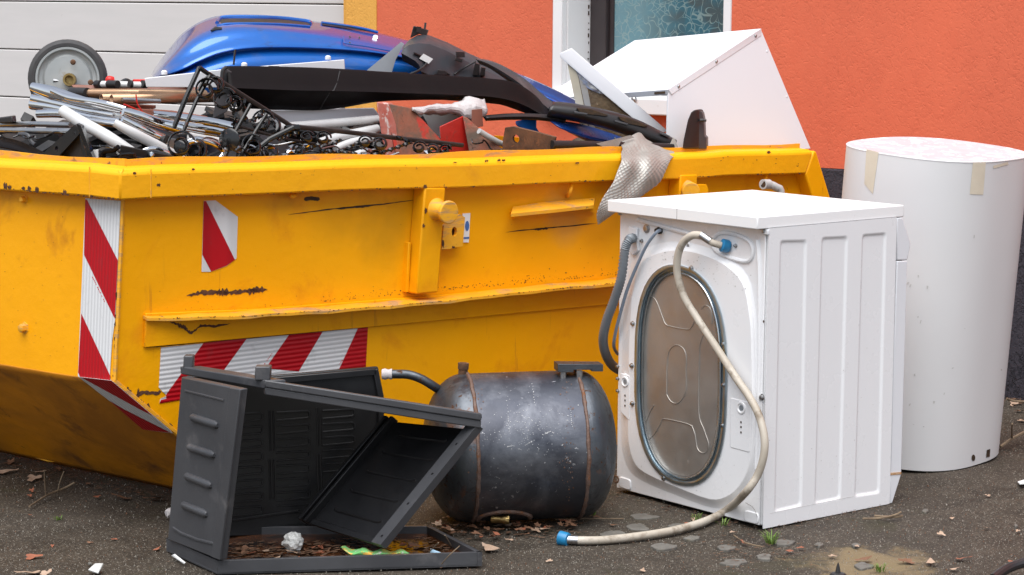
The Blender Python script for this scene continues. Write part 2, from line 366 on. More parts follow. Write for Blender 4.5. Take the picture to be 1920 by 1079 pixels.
m, nt, b, pos = base_mat('wet_old_asphalt'); M['asphalt'] = m
n0 = noise(nt, pos, 1.3, 4, .6); n1 = noise(nt, pos, 7, 5, .65, .5); n2 = noise(nt, pos, 150, 4, .7); n3 = noise(nt, pos, 420, 2)
col = mix(nt, ramp(nt, n1, .3, .7), (.022, .0155, .0095), (.056, .043, .030))
col = mix(nt, ramp(nt, n0, .5, .7, 0, .7), col, (.074, .060, .047))
col = mix(nt, ramp(nt, n2, .56, .64, 0, .85), col, (.15, .13, .105))
vo = nd(nt, 'ShaderNodeTexVoronoi', feature='F1'); vo.inputs['Scale'].default_value = 210; nt.links.new(pos, vo.inputs['Vector'])
sepc = nd(nt, 'ShaderNodeSeparateColor'); nt.links.new(vo.outputs['Color'], sepc.inputs[0])
chip = math_(nt, 'MULTIPLY', ramp(nt, vo.outputs['Distance'], .40, .28), ramp(nt, sepc.outputs[0], .80, .84))
col = mix(nt, chip, col, mix(nt, sepc.outputs[1], (.13, .11, .085), (.42, .38, .32)))
chip2 = math_(nt, 'MULTIPLY', ramp(nt, vo.outputs['Distance'], .5, .4), ramp(nt, sepc.outputs[0], .22, .18))
col = mix(nt, chip2, col, (.012, .011, .010))
col = mix(nt, ramp(nt, noise(nt, pos, 2.6, 5, .7, 1), .55, .68, 0, .6), col, (.035, .033, .012))     # moss film
sepp = nd(nt, 'ShaderNodeSeparateXYZ'); nt.links.new(pos, sepp.inputs[0])
sx, sy = sepp.outputs[0], sepp.outputs[1]
sand = nd(nt, 'ShaderNodeVectorMath', operation='DISTANCE'); mp = nd(nt, 'ShaderNodeMapping'); mp.inputs['Scale'].default_value = (1, 1, 1)
nt.links.new(pos, mp.inputs['Vector']); nt.links.new(mp.outputs[0], sand.inputs[0]); sand.inputs[1].default_value = tuple(ground(1625, 1052))
sf = math_(nt, 'ADD', sand.outputs['Value'], ramp(nt, n1, .3, .7, -.10, .10))
sf = math_(nt, 'ADD', sf, ramp(nt, n2, .3, .7, -.05, .05))
col = mix(nt, ramp(nt, sf, .19, .10, 0, .6), col, (.26, .19, .10))                                   # drift of washed-out sand
nt.links.new(col, b.inputs['Base Color'])
nt.links.new(ramp(nt, n0, .35, .65, .62, .9), b.inputs['Roughness']); b.inputs['Specular IOR Level'].default_value = .35
hh = math_(nt, 'ADD', math_(nt, 'MULTIPLY', n2, .6), math_(nt, 'MULTIPLY', chip, .5))
bp = nd(nt, 'ShaderNodeBump'); bp.inputs['Strength'].default_value = .7; bp.inputs['Distance'].default_value = .006
nt.links.new(hh, bp.inputs['Height']); nt.links.new(bp.outputs[0], b.inputs['Normal'])

m, nt, b, pos = base_mat('brown_puddle_water'); M['puddle'] = m
nt.links.new(mix(nt, ramp(nt, noise(nt, pos, 16, 5, .65, .6), .4, .62), (.012, .006, .003), (.10, .035, .012)), b.inputs['Base Color'])
b.inputs['Roughness'].default_value = .12; b.inputs['Specular IOR Level'].default_value = .6
bp = nd(nt, 'ShaderNodeBump'); bp.inputs['Strength'].default_value = .2; bp.inputs['Distance'].default_value = .004
nt.links.new(noise(nt, pos, 45, 4), bp.inputs['Height']); nt.links.new(bp.outputs[0], b.inputs['Normal'])

# ---------------------------------------------------------------- ground: one sheet to the horizon, faintly uneven close by
bm = bmesh.new()
def axis_(lo, hi, st, far): 
    v = [-far, -far/3, lo-2]; q = lo
    while q < hi+1e-6: v.append(q); q += st
    return v+[hi+2, far/3, far]
gx = axis_(-2.6, 3.0, .07, 150); gy = axis_(4.4, 8.6, .07, 150)
vs = []
for y in gy:
    row = []
    for x in gx:
        inside = -2.5 < x < 2.9 and 4.5 < y < 8.5
        z = (mnoise.noise(V((x*2.2, y*2.2, 0)))*.004 + mnoise.noise(V((x*7, y*7, 3)))*.0025 - .0045) if inside else -.004
        row.append(bm.verts.new((x, y, z)))
    vs.append(row)
for j in range(len(gy)-1):
    for i in range(len(gx)-1): bm.faces.new((vs[j][i], vs[j][i+1], vs[j+1][i+1], vs[j+1][i]))
me = bpy.data.meshes.new('ground'); bm.to_mesh(me); bm.free(); me.materials.append(M['asphalt'])
me.polygons.foreach_set('use_smooth', [True]*len(me.polygons))
go = bpy.data.objects.new('ground', me); COL.objects.link(go); go['kind'] = 'structure'; go['label'] = 'dark wet old asphalt yard with pale grit'

# ---------------------------------------------------------------- house: rendered wall with window and garage door
HP = V((1.818, 7.883, 0)); HW = V((-.833, .554, 0)).normalized(); HN = V((-HW.y, HW.x, 0))      # HW runs to the left, HN looks at the camera
if HN.y > 0: HN = -HN
def wsz(x, y, off=0.0):
    p = onp(x, y, HP+HN*off, HN); return (p-HP).dot(HW), p.z
def wp(s, z, off=0.0): return HP + HW*s + HN*off + V((0, 0, z))
house = thing('house', 'orange rendered house wall with window and pale garage door behind the skip', 'house', wp(2, 0))
def wbox(mb, s0, s1, z0, z1, o0, o1):
    return mb.box(wp(s0, z0, o0), wp(s1, z0, o0)-wp(s0, z0, o0), V((0, 0, z1-z0)), HN*(o1-o0))
ZT = 3.4
s_rt = wsz(1372, 30)[0]; s_gr = wsz(1357, 30)[0]; s_tl = wsz(1055, 80)[0]; s_wl = wsz(1037, 80)[0]; s_yr = wsz(707, 40)[0]; s_yl = wsz(650, 30)[0]; s_gl = wsz(641, 30)[0]
z_sill = wsz(1190, 214)[1]; z_silt = wsz(1190, 182)[1]; z_pl = wsz(1560, 316)[1]; Z_WT = 2.55; Z_GT = 2.45
w = MB()
wbox(w, -5, s_rt, z_pl, ZT, -.3, 0); wbox(w, s_rt, s_wl, z_pl, z_sill, -.3, 0); wbox(w, s_rt, s_wl, Z_WT, ZT, -.3, 0); wbox(w, s_wl, s_yr, z_pl, ZT, -.3, 0)
w.build('wall', M['orange_wall'], house, smooth=False)
w = MB(); wbox(w, -5, s_yr, -.05, z_pl-.002, -.3, .012); w.build('plinth', M['plinth'], house, bevel=.006)
w = MB(); wbox(w, s_yr+.001, s_yl, -.05, ZT, -.3, .004); wbox(w, s_yl+.001, s_gl, -.05, ZT, -.3, -.012); wbox(w, s_gl, s_gl+5.2, Z_GT, ZT, -.3, 0)
w.build('yellow_surround', M['yellow_wall'], house, smooth=False)
# window
RD = .20
win = MB(); wbox(win, s_tl, s_wl, z_silt, Z_WT, -.03, .006); wbox(win, s_rt, s_gr, z_silt, Z_WT, -.03, .006); wbox(win, s_gr+.001, s_tl-.001, Z_WT-.05, Z_WT-.001, -.03, .006)
win = win.build('window', M['white_trim'], house, bevel=.003)
rv = MB(); wbox(rv, s_tl-.004, s_wl, z_silt, Z_WT, -.29, -.032); wbox(rv, s_rt, s_gr, z_silt, Z_WT, -.29, -.032)
rv.build('reveal', M['white_trim'], win, bevel=.003)
s_f0 = wsz(1101, 60, -RD)[0]; s_f1 = wsz(1136, 60, -RD)[0]
fr = MB(); wbox(fr, s_f1, s_tl-.006, z_silt, Z_WT, -RD-.06, -RD); wbox(fr, s_f1-.02, s_f1, z_silt, Z_WT, -RD-.06, -RD-.025); wbox(fr, s_gr+.003, s_f1-.02, z_silt, z_silt+.07, -RD-.06, -RD-.002)
wbox(fr, s_gr+.003, s_f1-.02, Z_WT-.1, Z_WT-.005, -RD-.06, -RD-.002); fr.build('frame', M['window_frame'], win, bevel=.004)
cr_ = MB()
random.seed(3)
for i in range(26):                                                    # cracked sealant along the frame
    z = z_silt+.1+i*.03+random.uniform(0, .012)
    wbox(cr_, s_tl-.0065, s_tl-.0048, z, z+random.uniform(.004, .018), -RD+.004+random.uniform(0, .004), -RD+.010+random.uniform(0, .006))
cr_.build('cracked_sealant', M['grime'], win)
sl = MB(); wbox(sl, s_gr-.05, s_wl+.03, z_sill, z_silt-.001, -.29, .05); sl.build('sill', M['white_trim'], win, bevel=.006)
kn = MB(); p = onp(1190, 187, HP+HN*.05, HN); kn.lathe(p, HN, [(0, .011), (.012, .011), (.016, .007)], 12); kn.build('sill_knob', M['steel'], win)
# leaded-look film on the pane: rosettes and crackle printed on the glass
m, nt, b, pos = base_mat('patterned_window_film')
ob = nd(nt, 'ShaderNodeTexCoord').outputs['Object']
sx_ = nd(nt, 'ShaderNodeVectorMath', operation='DOT_PRODUCT'); nt.links.new(ob, sx_.inputs[0]); sx_.inputs[1].default_value = tuple(-HW)
sz_ = nd(nt, 'ShaderNodeVectorMath', operation='DOT_PRODUCT'); nt.links.new(ob, sz_.inputs[0]); sz_.inputs[1].default_value = (0, 0, 1)
cmb = nd(nt, 'ShaderNodeCombineXYZ'); nt.links.new(sx_.outputs['Value'], cmb.inputs[0]); nt.links.new(sz_.outputs['Value'], cmb.inputs[1])
uv = cmb.outputs[0]
def line_mask(val, wd): return ramp(nt, math_(nt, 'ABSOLUTE', val), wd*1.2, wd*.5)
v1 = nd(nt, 'ShaderNodeTexVoronoi', feature='DISTANCE_TO_EDGE'); v1.inputs['Scale'].default_value = 20; nt.links.new(uv, v1.inputs['Vector'])
dn = nd(nt, 'ShaderNodeTexNoise'); dn.inputs['Scale'].default_value = 9; nt.links.new(uv, dn.inputs['Vector'])
dv = nd(nt, 'ShaderNodeVectorMath', operation='MULTIPLY_ADD'); nt.links.new(dn.outputs['Color'], dv.inputs[0]); dv.inputs[1].default_value = (.09, .09, 0); nt.links.new(uv, dv.inputs[2])
nt.links.new(dv.outputs[0], v1.inputs['Vector'])
lines = ramp(nt, v1.outputs['Distance'], .036, .016)
v2 = nd(nt, 'ShaderNodeTexVoronoi', feature='DISTANCE_TO_EDGE'); v2.inputs['Scale'].default_value = 34; nt.links.new(dv.outputs[0], v2.inputs['Vector'])
lines = math_(nt, 'MAXIMUM', lines, math_(nt, 'MULTIPLY', ramp(nt, v2.outputs['Distance'], .055, .025), ramp(nt, dn.outputs['Fac'], .48, .54)))
pane_c = None
def rosette(px, py, R, n, ph, cov):
    global lines
    p = onp(px, py, HP-HN*(RD+.03), HN); q = p-pane_c; cx, cy = q.dot(-HW), q.z
    a = nd(nt, 'ShaderNodeVectorMath', operation='SUBTRACT'); nt.links.new(uv, a.inputs[0]); a.inputs[1].default_value = (cx, cy, 0)
    ln = nd(nt, 'ShaderNodeVectorMath', operation='LENGTH'); nt.links.new(a.outputs[0], ln.inputs[0]); r = ln.outputs['Value']
    sp_ = nd(nt, 'ShaderNodeSeparateXYZ'); nt.links.new(a.outputs[0], sp_.inputs[0])
    th = math_(nt, 'ARCTAN2', sp_.outputs[1], sp_.outputs[0])
    cs = math_(nt, 'ABSOLUTE', math_(nt, 'COSINE', math_(nt, 'MULTIPLY_ADD', th, n/2, ph)))
    rad = math_(nt, 'MULTIPLY', math_(nt, 'POWER', cs, .55), R)
    pet = line_mask(math_(nt, 'SUBTRACT', rad, r), .0032)
    inner = math_(nt, 'LESS_THAN', r, math_(nt, 'ADD', rad, .004))
    edge = math_(nt, 'MULTIPLY', inner, pet)
    lines = math_(nt, 'MAXIMUM', math_(nt, 'MULTIPLY', lines, math_(nt, 'SUBTRACT', 1, inner)), edge)
gp = MB(); wbox(gp, s_gr+.002, s_f1-.018, z_silt+.06, Z_WT-.09, -RD-.045, -RD-.035)
lo = wp(s_gr+.002, z_silt+.06, -RD-.045); hi = wp(s_f1-.018, Z_WT-.09, -RD-.035); pane_c = (lo+hi)/2
for px, py, R, n, ph in ((1266, 38, .066, 6, .3), (1208, 22, .05, 6, 1.1), (1345, 22, .055, 6, .2), (1190, 76, .045, 5, .5), (1316, 70, .04, 6, .8), (1285, 62, .045, 5, .4), (1160, 25, .045, 6, .2), (1232, 84, .035, 5, 0)):
    rosette(px, py, R, n, ph, 1)
colb = mix(nt, ramp(nt, dn.outputs['Fac'], .42, .56), (.055, .08, .088), (.035, .11, .145))
left = ramp(nt, sx_.outputs['Value'], .0, -.2)
colb = mix(nt, math_(nt, 'MULTIPLY', left, .75), colb, (.16, .29, .33))
colf = mix(nt, math_(nt, 'MULTIPLY', lines, .6), colb, mix(nt, ramp(nt, v2.outputs['Distance'], .1, .3), (.26, .34, .32), (.14, .28, .31)))
nt.links.new(colf, b.inputs['Base Color']); b.inputs['Roughness'].default_value = .12; b.inputs['Coat Weight'].default_value = .3
gp.build('pane', m, win)
# garage door: boards with recessed joints
gd = MB(); wbox(gd, s_gl+.0, s_gl+5.2, 0, Z_GT, -.24, -.20); gd = gd.build('garage_door', M['grime'], house)
zs = [wsz(0, y, -.10)[1] for y in (3, 92.6, 184)]; st = zs[0]-zs[1]; k0 = zs[1]
i = 0
for q in range(-12, 12):
    z0, z1 = k0+q*st, k0+(q+1)*st
    if z1 < .05 or z0 > Z_GT-.05: continue
    z0 = max(z0, .02); z1 = min(z1, Z_GT)
    pb = MB(); wbox(pb, s_gl+.003, s_gl+5.2, z0+.004, z1-.001, -.198, -.10); pb.build('panel', M['garage'], gd, bevel=.004)
gs = MB(); wbox(gs, s_gl+.0005, s_gl+.0028, .02, Z_GT, -.2, -.08); gs.build('door_edge_strip', M['white_trim'], gd)
# ---------------------------------------------------------------- the yellow skip
Z0 = V((0, 0, 1)); D_P = -.05                                                     # side and end sheets sit 5 cm behind the rim's face
skip = thing('skip', 'large yellow waste skip loaded with scrap, red and white striped tape on its corner', 'skip', (SK_L.x, SK_L.y, 0))
def corner(d, z):                                              # the vertical line where side and end planes meet, d behind the rim face
    c = SK_N.dot(SK_M); a = d/(1+c); p = SK_L + (SK_N+SK_M)*(-a); p.z = z; return p
def inn(p, a, n): return p-n*a
RIMD = .085
Lt, Lb = sp(225, 318), sp(225, 376); Rt, Rb = sp(1524, 281), sp(1511, 326)
def beam(mb, p0t, p0b, q0t, q0b, p1t, p1b, q1t, q1b):          # outer p, inner q at both ends
    i = len(mb.v); mb.v += [V(x) for x in (p0t, p0b, q0b, q0t, p1t, p1b, q1b, q1t)]
    for f in ((0, 1, 2, 3), (7, 6, 5, 4), (0, 4, 5, 1), (1, 5, 6, 2), (2, 6, 7, 3), (3, 7, 4, 0)): mb.f.append(tuple(i+k for k in f))
ci = corner(RIMD, 0)
qLt, qLb = V((ci.x, ci.y, Lt.z)), V((ci.x, ci.y, Lb.z))
Et, Eb = ep(0, 301), ep(0, 355.5)
kE = 1.75/(Et-Lt).length
Et, Eb = Lt+(Et-Lt)*kE, Lb+(Eb-Lb)*kE
# the long rim is dented a little: cut in segments
def lerp(a, b, t): return a+(b-a)*t
rim = MB(); N_ = 26; prev = None
for k in range(N_+1):
    t = k/N_; w_ = V((0, 0, .002*math.sin(t*9)+.0012*math.sin(t*23+1)-.006*math.exp(-((t-.79)/.03)**2))) if 0 < k < N_ else V()
    o_ = SK_N*(.0015*math.sin(t*13+2)-.008*math.exp(-((t-.64)/.025)**2)) if 0 < k < N_ else V()
    pt, pb_ = lerp(Lt, Rt, t)+w_+o_, lerp(Lb, Rb, t)+w_+o_
    qt = lerp(qLt, Rt-SK_N*RIMD, t)+w_; qb = lerp(qLb, Rb-SK_N*RIMD, t)+w_
    sec = (pt+SK_N*0-V((0, 0, .012)), pb_, qb, qt+V((0, 0, .004)), pt-SK_N*.014)
    i = len(rim.v); rim.v += list(sec)
    if k:
        for a in range(5): rim.f.append((i-5+a, i-5+(a+1) % 5, i+(a+1) % 5, i+a))
    if k in (0, N_): rim.f.append(tuple(i+a for a in range(5)))
rim.build('rim', M['yellow_rim'], skip, bevel=.005, label='long front rim of the skip, dented')
rim = MB(); prev = None
for k in range(15):
    t = k/14; w_ = V((0, 0, .003*math.sin(t*11+1))) if 0 < k else V()
    pt, pb_ = lerp(Lt, Et, t)+w_, lerp(Lb, Eb, t)+w_
    qt = lerp(qLt, Et-SK_M*RIMD, t)+w_; qb = lerp(qLb, Eb-SK_M*RIMD, t)+w_
    sec = (pt-V((0, 0, .012)), pb_, qb, qt+V((0, 0, .004)), pt-SK_M*.014)
    i = len(rim.v); rim.v += list(sec)
    if k:
        for a in range(5): rim.f.append((i-5+a, i-5+(a+1) % 5, i+(a+1) % 5, i+a))
    if k in (0, 14): rim.f.append(tuple(i+a for a in range(5)))
rim.build('rim', M['yellow_rim'], skip, bevel=.005, label='short end rim of the skip')
# inner upstand behind the rim
lip = MB(); cl = corner(.058, 0)
a = V((cl.x, cl.y, Lt.z+.001)); b2 = Rt-SK_N*.058
row = []
for k in range(31):
    t = k/30; p = lerp(a, b2, t); p = p+V((0, 0, -.004)); h = .024+.003*math.sin(t*31)+.003*math.sin(t*13)-.002
    row.append((p, h))
for k in range(30):
    (p, h), (q, g) = row[k], row[k+1]
    beam(lip, p+V((0, 0, h)), p, p-SK_N*.007+V((0, 0, h)), p-SK_N*.007, q+V((0, 0, g)), q, q-SK_N*.007+V((0, 0, g)), q-SK_N*.007)
e2 = Et-SK_M*.058; row = []
for k in range(15):
    t = k/14; row.append((lerp(a, e2, t)+V((0, 0, -.004)), .024+.003*math.sin(t*17+2)-.002))
for k in range(14):
    (p, h), (q, g) = row[k], row[k+1]
    beam(lip, p+V((0, 0, h)), p, p-SK_M*.007+V((0, 0, h)), p-SK_M*.007, q+V((0, 0, g)), q, q-SK_M*.007+V((0, 0, g)), q-SK_M*.007)
lip.build('rim_upstand', M['yellow_worn'], skip)
# sloping corner post at the far right end
def ext(a, b, k): return a+(b-a)*k
po = [sp(1511, 327), sp(1526, 283), sp(1531, 284), ext(sp(1531, 284), sp(1556, 367), 4.2), ext(sp(1511, 327), sp(1524, 369), 5.6)]
MB().prism(po, -SK_N*RIMD).build('corner_post', M['yellow'], skip, bevel=.006)
# STAIN: soft soot smudges on the big side sheet, where they are on the real one
def stain(m_, pts):
    nt = m_.node_tree; b = nt.nodes['Principled BSDF']; src = b.inputs['Base Color'].links[0].from_socket
    pos = nd(nt, 'ShaderNodeNewGeometry').outputs['Position']; n_ = noise(nt, pos, 5, 4); col = src
    for c, r, k, cc in pts:
        mp = nd(nt, 'ShaderNodeVectorMath', operation='SUBTRACT'); nt.links.new(pos, mp.inputs[0]); mp.inputs[1].default_value = tuple(c)
        ms = nd(nt, 'ShaderNodeVectorMath', operation='MULTIPLY'); nt.links.new(mp.outputs[0], ms.inputs[0]); ms.inputs[1].default_value = (1, 1, 1.3)
        ln = nd(nt, 'ShaderNodeVectorMath', operation='LENGTH'); nt.links.new(ms.outputs[0], ln.inputs[0])
        f = ramp(nt, math_(nt, 'ADD', ln.outputs['Value'], ramp(nt, n_, .3, .7, -.05, .05)), r, r*.25, 0, k); col = mix(nt, f, col, cc)
    nt.links.new(col, b.inputs['Base Color'])
stain(M['yellow'], [(sp(738, 412, D_P), .20, .60, (.36, .17, .006)), (sp(650, 400, D_P), .16, .35, (.40, .19, .006)), (sp(530, 368, D_P), .10, .35, (.42, .2, .02)), (sp(1060, 410, D_P), .12, .35, (.40, .22, .10))])
# sheets
K0 = corner(.05, 0)
bot_r = SK_L+SK_S*2.62-SK_N*.05; bot_r.z = .005
A0 = sp(228, 366, D_P); A1 = sp(212, 713, D_P); A2 = sp(330, 812, D_P)
A3 = A1+(A2-A1)*((A1.z-.012)/(A1.z-A2.z))
side = MB(); tr = sp(1512, 300, D_P); rr = SK_L+SK_S*2.98-SK_N*.05; rr.z = .42
side.prism([A0, A1, A3, bot_r, rr, tr], -SK_N*.008).build('side_sheet', M['yellow'], skip)
EN = (A1-A0).cross(SK_E).normalized()
if EN.dot(SK_M) < 0: EN = -EN
def epp(x, y, off=D_P): return onp(x, y, A0+EN*(off-D_P), EN)     # the end sheet itself: its corner edge leans
E0 = epp(0, 680); E1 = epp(146, 706)
far = 1.7
u0 = A1; ue = A1+(E0-A1)*(far/(E0-A1).length)
topfar = A0+SK_E*far; 
endb = MB().prism([A0, topfar, ue, E1, u0], -SK_M*.008); endb.build('end_sheet', M['yellow_end'], skip, smooth=False)
G0 = ground(318, 924, .012); G1 = ground(0, 851, .012); G2 = G0+(G1-G0)*(far/(G1-G0).length)
# sheared skirt that slopes in under the end, dented
sl_ = MB(); top_ = [lerp(A1, E1, t/3) for t in range(3)]+[lerp(E1, ue, t/9) for t in range(10)]
bot_ = [lerp(A3, G2, i/(len(top_)-1)) for i in range(len(top_))]
def dent(u, v, p): 
    e = max(0, min((u-.22)*5, 1))*min(v*6, 1)*min((1-v)*6, 1)
    return SK_M*(mnoise.noise(p*2.6)*.018+mnoise.noise(p*7)*.004)*e
sl_.loft([[lerp(top_[i], bot_[i], j/6) for i in range(len(top_))] for j in range(7)], 3, 3, dent)
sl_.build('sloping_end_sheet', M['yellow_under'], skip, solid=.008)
MB().tube([lerp(A3, G2, t/24)+V((0, 0, .012+.003*math.sin(t*2.1)))+SK_M*.004*math.sin(t*1.3) for t in range(25)], .011, 6).build('bottom_edge', M['yellow_worn'], skip)
# hidden faces: far side, right end, floor
bs = MB(); o = -SK_N*1.62; lo_ = Z0*-.09; bs.prism([A0+o+lo_, A1+o, A3+o, bot_r+o, rr+o, tr+o+lo_], SK_N*.01)
bs.build('rear_sheet', M['yellow'], skip)
MB().prism([bot_r, rr, tr, tr+o, rr+o, bot_r+o][0:2]+[rr+o, bot_r+o], SK_S*.008).build('sloping_end_sheet', M['yellow'], skip)
MB().prism([A3, bot_r, bot_r+o, A3+o], V((0, 0, .008))).build('floor_sheet', M['yellow'], skip)
# flared upstand at the right end
MB().prism([tr, rr, rr+o, tr+o], SK_S*.008).build('end_sheet', M['yellow'], skip)

# angle-iron rail along the side
def sp_strip(mb, tops, bots, o0, o1):
    for k in range(len(tops)-1):
        a, b_, c, d = tops[k], tops[k+1], bots[k+1], bots[k]
        mb.prism([sp(*a, o1), sp(*b_, o1), sp(*c, o1), sp(*d, o1)], SK_N*(o0-o1))
web = MB(); web.prism([sp(x, y, D_P+.010) for x, y in ((274, 588), (480, 580), (800, 556), (1180, 520), (1180, 568), (690, 614), (272, 652))], -SK_N*.010)
web.build('rail_web', M['yellow'], skip, bevel=.002)
fl = MB(); xs = [276+i*(1185-276)/24 for i in range(25)]
def fy(x):                                                     # front edge of the flange, measured
    pts = [(276, 598), (480, 591.5), (640, 580), (800, 567.5), (960, 550), (1185, 527)]
    for (x0, y0), (x1, y1) in zip(pts, pts[1:]):
        if x <= x1: return y0+(y1-y0)*(x-x0)/(x1-x0)
    return y1
def fo(x): return min(.012+.075*(x-276)/230, .062)
rowp = []
for x in xs:
    f = fo(x); p = sp(x, fy(x), D_P+f+.010); p.z += random.uniform(-.003, .003); q = p-SK_N*(f+.008); q.z += .004
    rowp.append((p, q))
for k in range(24):
    (p, q), (p2, q2) = rowp[k], rowp[k+1]; dz = V((0, 0, .008))
    beam(fl, p, p-dz, q, q-dz, p2, p2-dz, q2, q2-dz)
fl.build('rail_flange', M['yellow_worn'], skip, label='grimy top flange of the side rail', weld=True)
# channel post with lifting pin and drilled lug
MB().prism([sp(x, y, D_P+.052) for x, y in ((797, 352), (836, 352), (822, 549), (781, 552))], -SK_N*.052).build('post', M['yellow'], skip, bevel=.005)
MB().prism([sp(x, y, D_P+.018) for x, y in ((766, 455), (771, 455), (767, 548), (762, 549))], -SK_N*.02).build('post_flange', M['yellow'], skip, bevel=.002)
MB().prism([sp(x, y, D_P+.052) for x, y in ((1276, 328), (1308, 327), (1306, 420), (1272, 423))], -SK_N*.052).build('post', M['yellow'], skip, bevel=.005)
def pin(x, y, xe, ye, r, ln, nm='lifting_pin'):
    base = sp(x, y, D_P+.05); head = onp(xe, ye, SK_L+SK_N*(D_P+.05+ln), SK_N); ax = (head-base)
    L_ = ax.length; pm = MB().lathe(base, ax, [(0, r*1.05), (.012, r*.75), (L_-.015, r*.62), (L_-.012, r), (L_-.002, r), (L_, r*.94)], 24)
    return pm.build(nm, M['yellow_worn'], skip, bevel=.0015)
pin(818, 394, 843, 399, .034, .062); pin(1287, 356, 1296, 360, .03, .05)
lug_o = [sp(x, y, D_P+.035) for x, y in ((832, 424), (862, 402), (872, 408), (868, 462), (852, 464), (845, 467), (828, 468))]
hc = sp(852, 435, D_P+.035); hz = V((0, 0, 1))
hole = [hc+SK_S*(.0105*math.cos(a))+hz*(.0145*math.sin(a)) for a in [2*math.pi*i/16 for i in range(16)]]
MB().plate(lug_o, [hole], -SK_N*.012).build('drilled_lug', M['yellow_worn'], skip)
MB().cbox(sp(852, 435, D_P+.012), .026, .004, .036, TH).build('lug_shadow_plate', M['rust'], skip)
lug2 = MB().prism([sp(x, y, D_P+.05) for x, y in ((1298, 352), (1308, 346), (1325, 346), (1329, 356), (1326, 372), (1300, 372))], -SK_N*.02); lug2.build('drilled_lug', M['yellow'], skip, bevel=.002)
stk = MB().prism([sp(x, y, D_P+.004) for x, y in ((868, 401), (882, 400), (879, 455), (867, 455))], -SK_N*.003).build('sticker', M['paper'], skip)
ck = sp(876, 424, D_P+.0052)
MB().poly([ck+SK_S*(.008*math.cos(a))+hz*(.015*math.sin(a)) for a in [2*math.pi*i/20 for i in range(20)]]).build('sticker_print', M['label_blue'], stk)
MB().poly([sp(x, y, D_P+.0052) for x, y in ((869, 445), (880, 444.5), (879.7, 448), (869, 448.5))]).build('sticker_print', M['label_blue'], stk)
# small wedge-shaped foot plate high on the side
tp = MB(); p = [(962, 388, .008), (1020, 379, .008), (1116, 371, .008)]; q = [(958, 401, .05), (1040, 393, .055), (1113, 385, .05)]
tv = [sp(x, y, D_P+o) for x, y, o in p]; bv = [sp(x, y, D_P+o) for x, y, o in q]
for k in range(2): tp.prism([tv[k], tv[k+1], bv[k+1], bv[k]], V((0, 0, -.010)))
tp.build('foot_plate', M['yellow_worn'], skip)
MB().prism([sp(x, y, D_P+.012) for x, y in ((960, 398), (1116, 384), (1116, 398), (965, 412))], -SK_N*.012).build('foot_plate_web', M['yellow'], skip)
for x in (168, 283):
    f_ = ep if x < 225 else sp; yy0, yy1 = (319 if x > 225 else 314), (372 if x > 225 else 370)
    MB().tube([f_(x, yy0-1, .0005), f_(x, yy1, .0005)], .0016, 6).build('rim_joint', M['yellow_worn'], skip)
# little hooks under the rim, bolts
def hook(pts, r): MB().tube([sp(x, y, D_P+o) for x, y, o in pts], r, 8, smooth=4).build('tarpaulin_hook', M['yellow'], skip)
hook([(1071, 343, .02), (1071, 352, .03), (1068, 362, .03), (1064, 368, .006)], .006)
hook([(545, 366, .02), (549, 369, .03), (554, 366, .02)], .006); hook([(1435, 325, .02), (1436, 332, .032), (1434, 342, .03)], .007)
def ebolt(x, y, r): 
    pz = epp(x, y, D_P-.002); MB().lathe(pz, SK_M, [(0, r*1.3), (.004, r*1.3), (.005, r*.95), (.018, r*.9), (.020, r*.6)], 6).build('bolt', M['yellow_worn'], skip)
ebolt(48, 615, .013); ebolt(49, 374, .009); 
# dents, scratches and flaking rust, each with its own shape
def blot(line, wd, nm='rust_patch', mt='rust', plane=sp, off=D_P+.0012, seed=1, jag=.6, k=7):
    rnd = random.Random(seed); pts = cat_rom([V((x, y, 0)) for x, y in line], k) if len(line) > 2 else [V((line[0][0]+(line[1][0]-line[0][0])*i/14, line[0][1]+(line[1][1]-line[0][1])*i/14, 0)) for i in range(15)]
    n = len(pts); a = []; b_ = []
    for i, p in enumerate(pts):
        t = i/(n-1); e = min(1, 6*t+.12, 6*(1-t)+.12)
        a.append((p.x+rnd.uniform(-.6, .6), p.y-wd*e*(.5+jag*rnd.uniform(-.5, .9)))); b_.append((p.x+rnd.uniform(-.6, .6), p.y+wd*e*(.5+jag*rnd.uniform(-.5, .9))))
    mb = MB()
    for i in range(n-1): mb.poly([plane(*a[i], off), plane(*a[i+1], off), plane(*b_[i+1], off), plane(*b_[i], off)])
    return mb.build(nm, M[mt], skip, smooth=False)
blot([(350, 555), (375, 550), (400, 548), (430, 549), (460, 547), (502, 544)], 5.5, seed=2)
blot([(405, 549), (428, 547)], 8, seed=3); blot([(462, 547), (500, 543)], 8, seed=33)
blot([(318, 604), (332, 608), (345, 616), (360, 624), (376, 612), (400, 612), (432, 607)], 3.5, seed=4, off=D_P+.0115)
blot([(333, 610), (352, 617)], 6, seed=14, off=D_P+.0117)
blot([(540, 403), (600, 395), (660, 388), (720, 383), (781, 375)], 1.6, 'scratch', 'grime', seed=5, jag=.4); blot([(630, 392), (700, 386)], 2.4, 'scratch', 'grime', seed=6)
blot([(948, 436), (1010, 429), (1060, 425), (1118, 419)], 1.6, 'scratch', 'grime', seed=7, jag=.4); blot([(1000, 431), (1030, 428)], 2.6, 'scratch', 'grime', seed=8)
blot([(700, 613), (830, 599), (950, 588), (1060, 577), (1170, 566)], 1.6, 'scratch', 'grime', seed=9, jag=.3)
blot([(274, 652), (400, 640), (690, 614.5)], 1.8, 'scratch', 'grime', seed=10, jag=.4); blot([(273, 600), (272, 626), (271, 650)], 1.4, 'scratch', 'grime', seed=11, off=D_P+.012)
blot([(570, 374), (585, 372.5), (600, 374)], 7, 'drain_slot', 'grime', seed=12, jag=.1)
